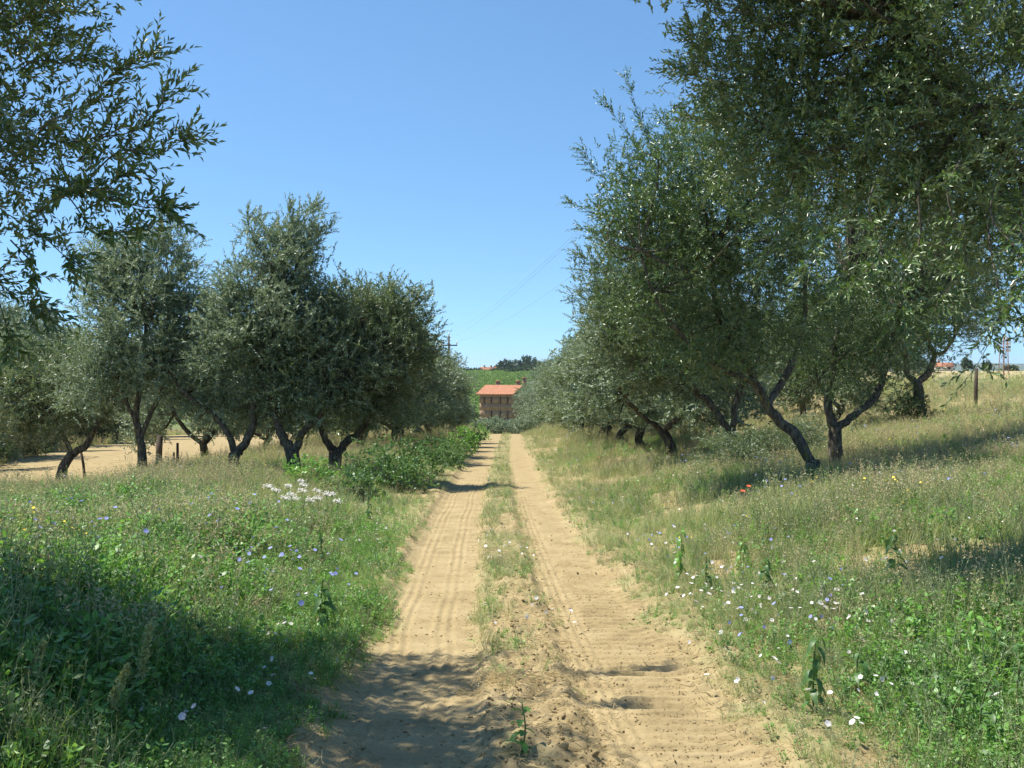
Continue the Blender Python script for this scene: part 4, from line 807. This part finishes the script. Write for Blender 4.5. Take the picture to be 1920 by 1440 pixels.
for px, py, lb in UL: umbel(px+rs.normal()*3, py+rs.normal()*3, f'{lb} flat white umbel of the clump on the left verge', .9+.3*rs.random())
def bloom_d(s, th=.55): return lambda x, y: sst(th, th+.08, NZ(x, y, s, .6))
lay('white_flowers', whiteC, 6500, 8, 60, bloom_d(311, .5), .9, 1.3, 'specks of small white flowers over both verges', 'flowers', 21)
lay('blue_flowers', blueC, 1100, 9, 50, bloom_d(313, .5), .8, 1.2, 'specks of pale blue chicory over both verges', 'flowers', 22)
lay('yellow_flowers', yelC, 1500, 9, 40, lambda x, y: sst(.5, .6, NZ(x, y, 315, .5)), .8, 1.2, 'tiny yellow flowers scattered in the grass', 'flowers', 23)

# ------------------------------------------------------------------ clods of earth
M['clod'] = plain('dry_earth', (.32, .245, .125), .95, .1, noise=14, col2=(.26, .195, .10), bump=.5)
def clodmesh(seed, sub=2):
    rs = np.random.default_rng(seed); import bmesh
    bm = bmesh.new(); bmesh.ops.create_icosphere(bm, subdivisions=sub, radius=1); v = np.array([p.co[:] for p in bm.verts]); f = np.array([[q.index for q in p.verts] for p in bm.faces]); bm.free()
    pl = rand_dir(rs, 7)
    for d in pl: s = v@d; v = v-np.clip(s-.62, 0, 1)[:, None]*d*.8
    v = v*(1+.28*(rs.random((len(v), 1))-.5))*np.array([1.2, .9, .6]); return mesh('clod', v, f, [M['clod']])
CL = [clodmesh(s, 2) for s in range(4)]; rs = np.random.default_rng(66)
for q, (px, py, r_, lb) in enumerate([(1082, 1412, .055, 'largest clod of dry earth at the foot of the middle strip'), (1055, 1420, .035, 'clod just left of the largest clod'), (1045, 1275, .040, 'flat clod at the right side of the middle strip'), (1065, 1280, .028, 'small clod right of the flat clod'), (1010, 1285, .026, 'small clod left of the flat clod'), (985, 1215, .026, 'clod in the middle of the rough strip'), (1020, 1235, .03, 'clod farther back on the rough strip'), (960, 1185, .022, 'small clod among the first weeds of the strip'), (1115, 1425, .03, 'clod next to the right rut at the bottom'), (1040, 1340, .024, 'clod behind the seedling')]):
    x, y = hit(px, py); o = link('clod', CL[q % 4]); o.location = (x, y, g1(x, y)+r_*.15); o.scale = (r_, r_, r_*.9); o.rotation_euler = (rs.normal()*.3, rs.normal()*.3, rs.random()*6); tag(o, lb, 'clod', 'clods of earth on the middle strip')
clC = collection('small_clod', [clodmesh(s+20, 1) for s in range(4)])
n = 26000; y = (4.3**-.6+rs.random(n)*(22**-.6-4.3**-.6))**(1/-.6); r_ = (rs.random(n)*2-1)*2.3; x = r_+road_c(y)
dn = .16+.84*np.maximum(sst(.5, .2, np.abs(r_-.07)), .7*sst(.95, 1.15, np.abs(r_))*sst(.35, .6, fbm(x*1.5, y*1.5, 319))); k = rs.random(n) < dn; x, y = x[k], y[k]
xx = rs.uniform(.2, 1.4, 90000); yy = (4.3**-.8+rs.random(90000)*(16**-.8-4.3**-.8))**(1/-.8); fr = tread_phase(xx+road_c(yy), yy) % 1
kk = (np.abs(xx-.88) < .34) & (fr > .70) & (fr < .95) & (rs.random(90000) < .22); n1_ = len(x); x = np.append(x, xx[kk]+road_c(yy[kk])); y = np.append(y, yy[kk])
siz = np.append(.004+.014*rs.random(n1_)**3.0, .0025+.0035*rs.random(int(kk.sum())))
scatter('small_clods', clC, np.stack([x, y, ground(x, y)], -1), siz, rs.integers(0, 4, len(x)), 'crumbs and small clods of dry earth strewn over the track', 'clods', .5)

rs = np.random.default_rng(67)
def p_straw(seed, n=14, rad=.09):
    rs = np.random.default_rng(seed); a = rs.random(n)*6.28; B = np.stack([rs.normal(size=n)*rad, rs.normal(size=n)*rad, .003+.02*rs.random(n)], -1)
    return MB().add(*leaves(B, nrm(np.stack([np.cos(a), np.sin(a), rs.normal(size=n)*.2], -1)), nrm(np.array([0, 0, 1.])+rs.normal(size=(n, 3))*.4), .03+.07*rs.random(n), .0028, 2, .05)).mesh('straw', [M['dry']])
stC = collection('straw', [p_straw(1), p_straw(2, 9), p_straw(3, 20, .06)])
n = 2600; y = (4.3**-.6+rs.random(n)*(26**-.6-4.3**-.6))**(1/-.6); r_ = (rs.random(n)*2-1)*3.2; x = r_+road_c(y)
k = rs.random(n) < np.clip(.05+sst(.5, .25, np.abs(r_-.07))+.9*sst(.9, 1.15, np.abs(r_)), 0, 1); x, y = x[k], y[k]
hx_, hy_ = hit(930, 1292); m_ = 40; x = np.append(x, hx_+rs.normal(size=m_)*.13); y = np.append(y, hy_+rs.normal(size=m_)*.05)
scatter('straw_litter', stC, np.stack([x, y, ground(x, y)+.002], -1), .6+.7*rs.random(len(x)), rs.integers(0, 3, len(x)), 'dry straw and dead stalks littering the middle strip and track edges', 'straw', .15)

# ------------------------------------------------------------------ the farmhouse in the dip
M['stone'] = plain('brick_and_stone', (.27, .190, .115), .9, .15, noise=2.5, col2=(.20, .14, .085), bump=.4)
M['stone_band'] = plain('upper_masonry', (.27, .18, .12), .9, .15, noise=3, col2=(.2, .13, .09))
M['tile'] = plain('clay_tile', (.38, .170, .092), .85, .2, noise=1.6, col2=(.30, .14, .08))
M['opening'] = plain('dark_opening', (.02, .018, .016), .6, .3); M['wood'] = plain('old_wood', (.06, .045, .035), .85, .15, noise=8, col2=(.10, .08, .06))
M['metal'] = plain('grey_metal', (.30, .29, .28), .5, .5, metal=.6); M['rust'] = plain('rusty_steel', (.20, .10, .07), .7, .3); M['porcelain'] = plain('porcelain', (.75, .75, .72), .3, .5)
def farmhouse():
    A = math.radians(25); fx, fy = -7.56, 248.0; W_, D_ = 8.4, 9.0; zt = -4.25; zb = -13.2; H = zt-zb
    root = empty('farmhouse', (fx, fy, zb), -A); tag(root, 'tall brick farmhouse with slit windows and red tiled roof in the dip behind the trees', 'house')
    # front wall built in strips round the openings
    m = MB(); th = .45; ups = [1.25, 3.1, 5.35, 7.25]; lows = [3.1, 5.35, 7.25]
    cols = sorted(set([0, W_]+[v for u in ups for v in (u-.17, u+.17)])); zr = [0, H-5.55, H-3.95, H-2.25, H-.75, H]
    for a, b in zip(cols[:-1], cols[1:]):
        uc = (a+b)/2
        for c, d in zip(zr[:-1], zr[1:]):
            hole = (c == zr[1] and any(abs(uc-u) < .1 for u in lows)) or (c == zr[3] and any(abs(uc-u) < .1 for u in ups))
            if not hole: m.box(a, b, 0, th, c, d)
    m.box(0, th, th, D_, 0, H); m.box(W_-th, W_, th, D_, 0, H); m.box(th, W_-th, D_-th, D_, 0, H)
    gz = 1.75
    for u0, u1 in ((0, th), (W_-th, W_)):
        m.add([(u0, 0, H), (u0, D_, H), (u0, D_/2, H+gz), (u1, 0, H), (u1, D_, H), (u1, D_/2, H+gz)], [(0, 2, 1), (3, 4, 5), (0, 3, 5), (0, 5, 2), (1, 2, 5), (1, 5, 4)])
    link('wall', m.mesh('wall', [M['stone']]), root)
    link('cornice', MB().box(-.06, W_+.06, -.06, -.003, H-.32, H-.02).mesh('cornice', [M['stone_band']]), root)
    for z0, z1, us in ((zr[1], zr[2], lows), (zr[3], zr[4], ups)):
        for u in us:
            f = link('window', MB().box(u-.16, u+.16, .30, .34, z0+.01, z1-.01).mesh('window', [M['opening']]), root); link('sill', MB().box(u-.24, u+.24, -.07, .10, z0-.12, z0-.003).mesh('sill', [M['stone_band']]), f)
    ov = .75; roof = MB(); n = 28
    for s in (0, 1):
        for k in range(n):                                   # tile courses stepped down the slope
            pass
    xs = np.linspace(-ov, W_+ov, 64); ts = np.linspace(0, 1, 12); rows = []
    for side in (0, 1):
        V = []
        for t in ts:
            yv = (-ov+(D_/2+ov)*t) if side == 0 else (D_+ov-(D_/2+ov)*t); zv = H+.05-gz*ov/(D_/2)+(gz*(1+ov/(D_/2)))*t+.12
            V += [(xx, yv, zv+.05*math.sin(xx*2*math.pi/.35*1.0)+.03*((k_ % 2))) for k_, xx in enumerate(xs)]
        f = [(i*64+j, i*64+j+1, (i+1)*64+j+1, (i+1)*64+j) for i in range(11) for j in range(63)]
        b0 = [(v[0], v[1], v[2]-.16) for v in V]; roof.quad(V, f); roof.quad(b0, [q[::-1] for q in f])
        roof.quad([V[0], V[63], b0[63], b0[0]], [(0, 1, 2, 3)])
    rf = link('roof', roof.mesh('roof', [M['tile']]), root)
    for u, v_, hh in ((2.2, D_/2+.8, 1.15), (7.6, D_/2+.6, 1.2), (8.3, D_/2+2.6, 2.0)):
        c = link('chimney', MB().box(u-.38, u+.38, v_-.38, v_+.38, H+.7, H+gz+hh-.25).mesh('chimney', [M['stone_band']]), rf)
        c = link('chimney_cap', MB().box(u-.5, u+.5, v_-.5, v_+.5, H+gz+hh-.25+.003, H+gz+hh).mesh('chimney_cap', [M['tile']]), rf)
farmhouse()
def cottage(px, d, w_, dp, h, rh, rot, wallm, lb, ground_z=None, chim=2):
    x = (px-960)*d/F; z = g1(x, d) if ground_z is None else ground_z; root = empty('distant_house', (x, d, z), rot); tag(root, lb, 'house')
    m = MB().box(-w_/2, w_/2, -dp/2, dp/2, -.5, h); a, b = -w_/2, w_/2; m.add([(a, -dp/2, h), (a, dp/2, h), (a, 0, h+rh*.95), (b, -dp/2, h), (b, dp/2, h), (b, 0, h+rh*.95)], [(0, 2, 1), (3, 4, 5)])
    link('wall', m.mesh('wall', [wallm]), root); o = .5
    r_ = MB()
    for s in (-1, 1):
        V = [(a-o, s*(dp/2+o), h-.1), (b+o, s*(dp/2+o), h-.1), (b+o, 0, h+rh), (a-o, 0, h+rh)]; V2 = [(v[0], v[1], v[2]+.2) for v in V]
        r_.quad(V+V2, [(0, 1, 2, 3), (4, 7, 6, 5), (0, 4, 5, 1), (1, 5, 6, 2), (3, 7, 4, 0)])
    rf = link('roof', r_.mesh('roof', [M['tile']]), root)
    for k in range(chim):
        u = -w_*.28+k*w_*.4; link('chimney', MB().box(u-.4, u+.4, -.4, .4, h+rh*.4, h+rh+1.3).mesh('chimney', [M['stone_band']]), rf)
    for k in range(3):
        u = -w_*.3+k*w_*.3; link('window', MB().box(u-.45, u+.45, -dp/2-.04, -dp/2+.05, h*.45, h*.8).mesh('window', [M['opening']]), root)
cottage(917, 620, 11, 8, 1.2, 2.0, .5, M['stone_band'], 'low farmhouse roofs on the hilltop beyond the vineyard')
cottage(936, 625, 4.5, 5, 3.4, .5, .3, M['stone_band'], 'small square tower beside the hilltop trees', chim=0)
M['plaster'] = plain('pale_plaster', (.55, .48, .42), .9, .1)
cottage(1769, 400, 6, 6, 1.7, 1.3, -.3, M['plaster'], 'small red-roofed house on the horizon behind the dry field', chim=1)

# ------------------------------------------------------------------ vineyard and far trees
def p_vine(seed):
    rs = np.random.default_rng(seed); n = 70; B = np.stack([rs.normal(size=n)*.32, rs.normal(size=n)*.16, .5+rs.random(n)*1.2], -1)
    return MB().add(*leaves(B, nrm(rand_dir(rs, n)+np.array([0, 0, .3])), nrm(rand_dir(rs, n)+np.array([-.4, -.4, .8])), .34, .30, 2)).add(*tube([(0, 0, -.1), (0, 0, .9)], .04, 5), 0).mesh('vine', [M['vine']])
vinC = collection('vine', [p_vine(s) for s in range(4)])
rs = np.random.default_rng(12); pts = []
for k in range(-38, 42):
    s = np.arange(262, 560, 1.15); xx = k*2.4+(s-262)*.16+rs.normal(size=len(s))*.12; pts.append(np.stack([xx, s+rs.normal(size=len(s))*.2], -1))
pts = np.concatenate(pts); pts = pts[(np.abs(pts[:, 0]) < .06*pts[:, 1]+14) & (rs.random(len(pts)) < .94)]
pts = pts[~((pts[:, 1] < 262+6) & (np.abs(pts[:, 0]) < 14))]
scatter('vineyard', vinC, np.stack([pts[:, 0], pts[:, 1], ground(pts[:, 0], pts[:, 1])], -1), .8+.5*rs.random(len(pts)), rs.integers(0, 4, len(pts)), 'bright green vineyard covering the slope behind the farmhouse', 'vineyard', .08)
q = 0
for px, py, d, w_, h, lb in [(948, 700, 560, 4.6, 7.2, 'dark conical tree right of the hilltop house'), (985, 702, 570, 8.0, 9.2, 'largest rounded dark tree on the hilltop'), (962, 704, 550, 4.2, 4.2, 'low tree between the two hilltop trees'), (1003, 703, 560, 5.0, 6.5, 'hilltop tree partly hidden by the right-hand olives'), (1030, 703, 560, 6.0, 6.5, 'hilltop tree behind the right-hand olives'),
                          (872, 703, 600, 5.0, 2.6, 'left low hedge tree on the vineyard crest'), (890, 702, 600, 5.0, 2.4, 'right low hedge tree on the vineyard crest'), (935, 706, 540, 4.5, 2.6, 'scrub under the hilltop tower'), (955, 712, 520, 5, 3.0, 'bright bush at the vineyard top under the dark trees'), (975, 714, 500, 6, 3.6, 'wide bush at the right corner of the vineyard'), (995, 712, 500, 6, 4, 'bush on the hillside right of the farmhouse roof'), (855, 703, 590, 4.5, 2.0, 'low hedge beside the utility pole on the crest')]:
    x = (px-960)*d/F
    shrub('hilltop_tree', (x, d, g1(x, d)-.2), [((0, 0, h*.58), (w_*.75, w_*.6, h*.42)), ((w_*.45, 0, h*.45), (w_*.5, w_*.5, h*.35)), ((-w_*.45, 0, h*.42), (w_*.5, w_*.5, h*.34))], lb, 'tree', 'dark_oak', .75, .55, 700+q, 90, 7, 8, (.6, 1.4), 'trees and scrub on the far hill', hgt=8, crad=1.0, trunk=2.0); q += 1
for px, d, w_, h, lb in [(1812, 300, 1.9, 3.6, 'rounded far tree left of the fence post on the horizon'), (1850, 310, 1.4, 2.6, 'small far tree right of the fence post on the horizon'), (1895, 330, 3, 1.6, 'low far hedge behind the lattice tower'), (1700, 260, 3.0, 4.6, 'far tree glimpsed under the right-hand olive'), (1672, 240, 3.0, 4.2, 'far tree glimpsed left of the isolated olive'), (1640, 250, 3.4, 4.0, 'far bushy tree behind the olive stems at right')]:
    x = (px-960)*d/F
    shrub('distant_tree', (x, d, g1(x, d)-.1), [((0, 0, h*.6), (w_*.7, w_*.6, h*.42)), ((w_*.4, 0, h*.45), (w_*.5, w_*.5, h*.35))], lb, 'tree', 'dark_oak', .35, .25, 700+q, 70, 7, 8, (.35, .7), 'trees on the right-hand horizon', hgt=4, crad=.6, trunk=2.0); q += 1

# ------------------------------------------------------------------ pole, wires, posts, lattice tower
def pole(x, y, top, lb, arm=True, grp=None, name='utility_pole', armw=.95, rz=0):
    z = g1(x, y); H = top-z; root = empty(name, (x, y, z), rz); tag(root, lb, 'utility pole', grp)
    link('post', MB().add(*tube([(0, 0, -.5), (0, 0, H*.5), (0, 0, H)], [.17, .14, .10], 10)).mesh('post', [M['wood']], True), root)
    link('crossarm', MB().box(-armw, armw, -.16, -.1, H-1.12, H-.98).mesh('crossarm', [M['wood']]), root)
    for u, zz in ((-armw+.06, H-.98), (armw-.06, H-.98), (0, H)):
        i_ = link('insulator', MB().add(*tube([(u, -.13 if u else 0, zz), (u, -.13 if u else 0, zz+.12), (u, -.13 if u else 0, zz+.3), (u, -.13 if u else 0, zz+.42)], [.03, .09, .08, .03], 8)).mesh('insulator', [M['porcelain']], True), root)
    return [np.array([x+u*math.cos(rz), y-.13*(u != 0), top+dz]) for u, dz in ((-armw+.06, -.62), (0, .38), (armw-.06, -.62))]
a1 = pole(-7.1, 120, 5.25, 'wooden utility pole with a crossarm rising above the left olives'); a2 = pole(9.0, -6, 10.4, 'utility pole behind the camera carrying the overhead wires', grp=None)
def wire(a, b, sag, lb, grp, r=.014):
    t = np.linspace(0, 1, 40)[:, None]; p = a*(1-t)+b*t; p[:, 2] -= 4*sag*(t*(1-t))[:, 0]
    o = link('overhead_wire', MB().add(*tube(p-a, r, 5)).mesh('overhead_wire', [M['metal']], True)); o.location = a; tag(o, lb, 'wire', grp)
for q, (a, b) in enumerate(zip(a1, a2)): wire(a, b, 1.6, r=.0045, lb=['left', 'middle and highest', 'right'][q]+' wire running from the pole over the track towards the upper right', grp='wires over the track')
b1 = pole(150, 420, 6.6, 'far utility pole hidden among the right-hand trees', grp='poles of the field line', rz=-.8); b2 = pole(106, 196, 9.6, 'utility pole of the field line just outside the right frame edge', grp='poles of the field line', rz=-.8)
for q, (a, b) in enumerate(zip(b1, b2)): wire(a, b, .7, ['lowest', 'uppermost', 'middle'][q]+' wire crossing the sky at the right edge above the field', 'wires over the right-hand field', .03)
def post(px, d, h, lean, r_, lb, cat='post'):
    x = (px-960)*d/F; o = link('fence_post', MB().add(*tube([(0, 0, -.2), (lean*.4, 0, h*.5), (lean, 0, h)], [r_*1.1, r_, r_*.9], 9, .08, np.random.default_rng(int(px)))).mesh('fence_post', [M['wood']], True))
    o.location = (x, d, g1(x, d)); tag(o, lb, cat, 'old fence posts')
post(1829, 33, 1.25, .03, .06, 'dark upright wooden fence post at the edge of the dry field on the right')
post(160, 27, .75, -.12, .035, 'leaning thin stake in front of the bare field at left'); post(333, 33, .75, 0, .04, 'right one of two short stakes before the bare field'); post(326, 33.5, .45, 0, .03, 'left one of two short stakes before the bare field')
post(297, 31, 1.0, .05, .09, 'gnarled stump-like post at the edge of the bare field', 'post')
def tower():
    d = 110; x = (1882-960)*d/F; z = g1(x, d); H = 1.65+(690-632)*d/F-z; root = empty('lattice_tower', (x, d, z), .3); tag(root, 'thin rusty lattice tower with pale insulator panels at the right edge', 'tower')
    w_ = .30; m = MB()
    for sx in (-1, 1):
        for sy in (-1, 1): link('leg', MB().add(*tube([(sx*w_*1.2, sy*w_*1.2, -.3), (sx*w_*.8, sy*w_*.8, H)], .035, 5)).mesh('leg', [M['rust']]), root)
    n = 7
    for k in range(n):
        z0, z1 = H*k/n, H*(k+1)/n; s0 = w_*(1.2-.4*k/n); s1 = w_*(1.2-.4*(k+1)/n)
        for c in (((-s0, -s0, z0), (s1, -s1, z1)), ((s0, -s0, z0), (s1, s1, z1)), ((s0, s0, z0), (-s1, s1, z1)), ((-s0, s0, z0), (-s1, -s1, z1)), ((-s1, -s1, z1), (s1, -s1, z1)), ((-s1, s1, z1), (s1, s1, z1))): m.add(*tube(list(c), .016, 4, cap=False))
    link('bracing', m.mesh('bracing', [M['rust']]), root)
    for k in range(4): link('panel', MB().box(.32, .85, -.05, .05, H-.45-k*.36, H-.18-k*.36).mesh('panel', [M['porcelain' if k % 2 else 'metal']]), root)
    link('mast', MB().add(*tube([(.28, 0, H*.5), (.28, 0, H+.15)], .03, 6)).mesh('mast', [M['metal']]), root)
tower()

# ------------------------------------------------------------------ the summer air
hb = MB().box(-3500, 7000, -400, 7200, -40, 62)
hm, hn, N, K = mat('haze'); pv = N('ShaderNodeVolumePrincipled'); pv.inputs['Density'].default_value = 1.0e-4; pv.inputs['Color'].default_value = (.80, .90, 1.0, 1); pv.inputs['Anisotropy'].default_value = .2
ho = N('ShaderNodeOutputMaterial'); K(pv.outputs[0], ho.inputs['Volume'])
link('haze', hb.mesh('haze', [hm]), kind='stuff')
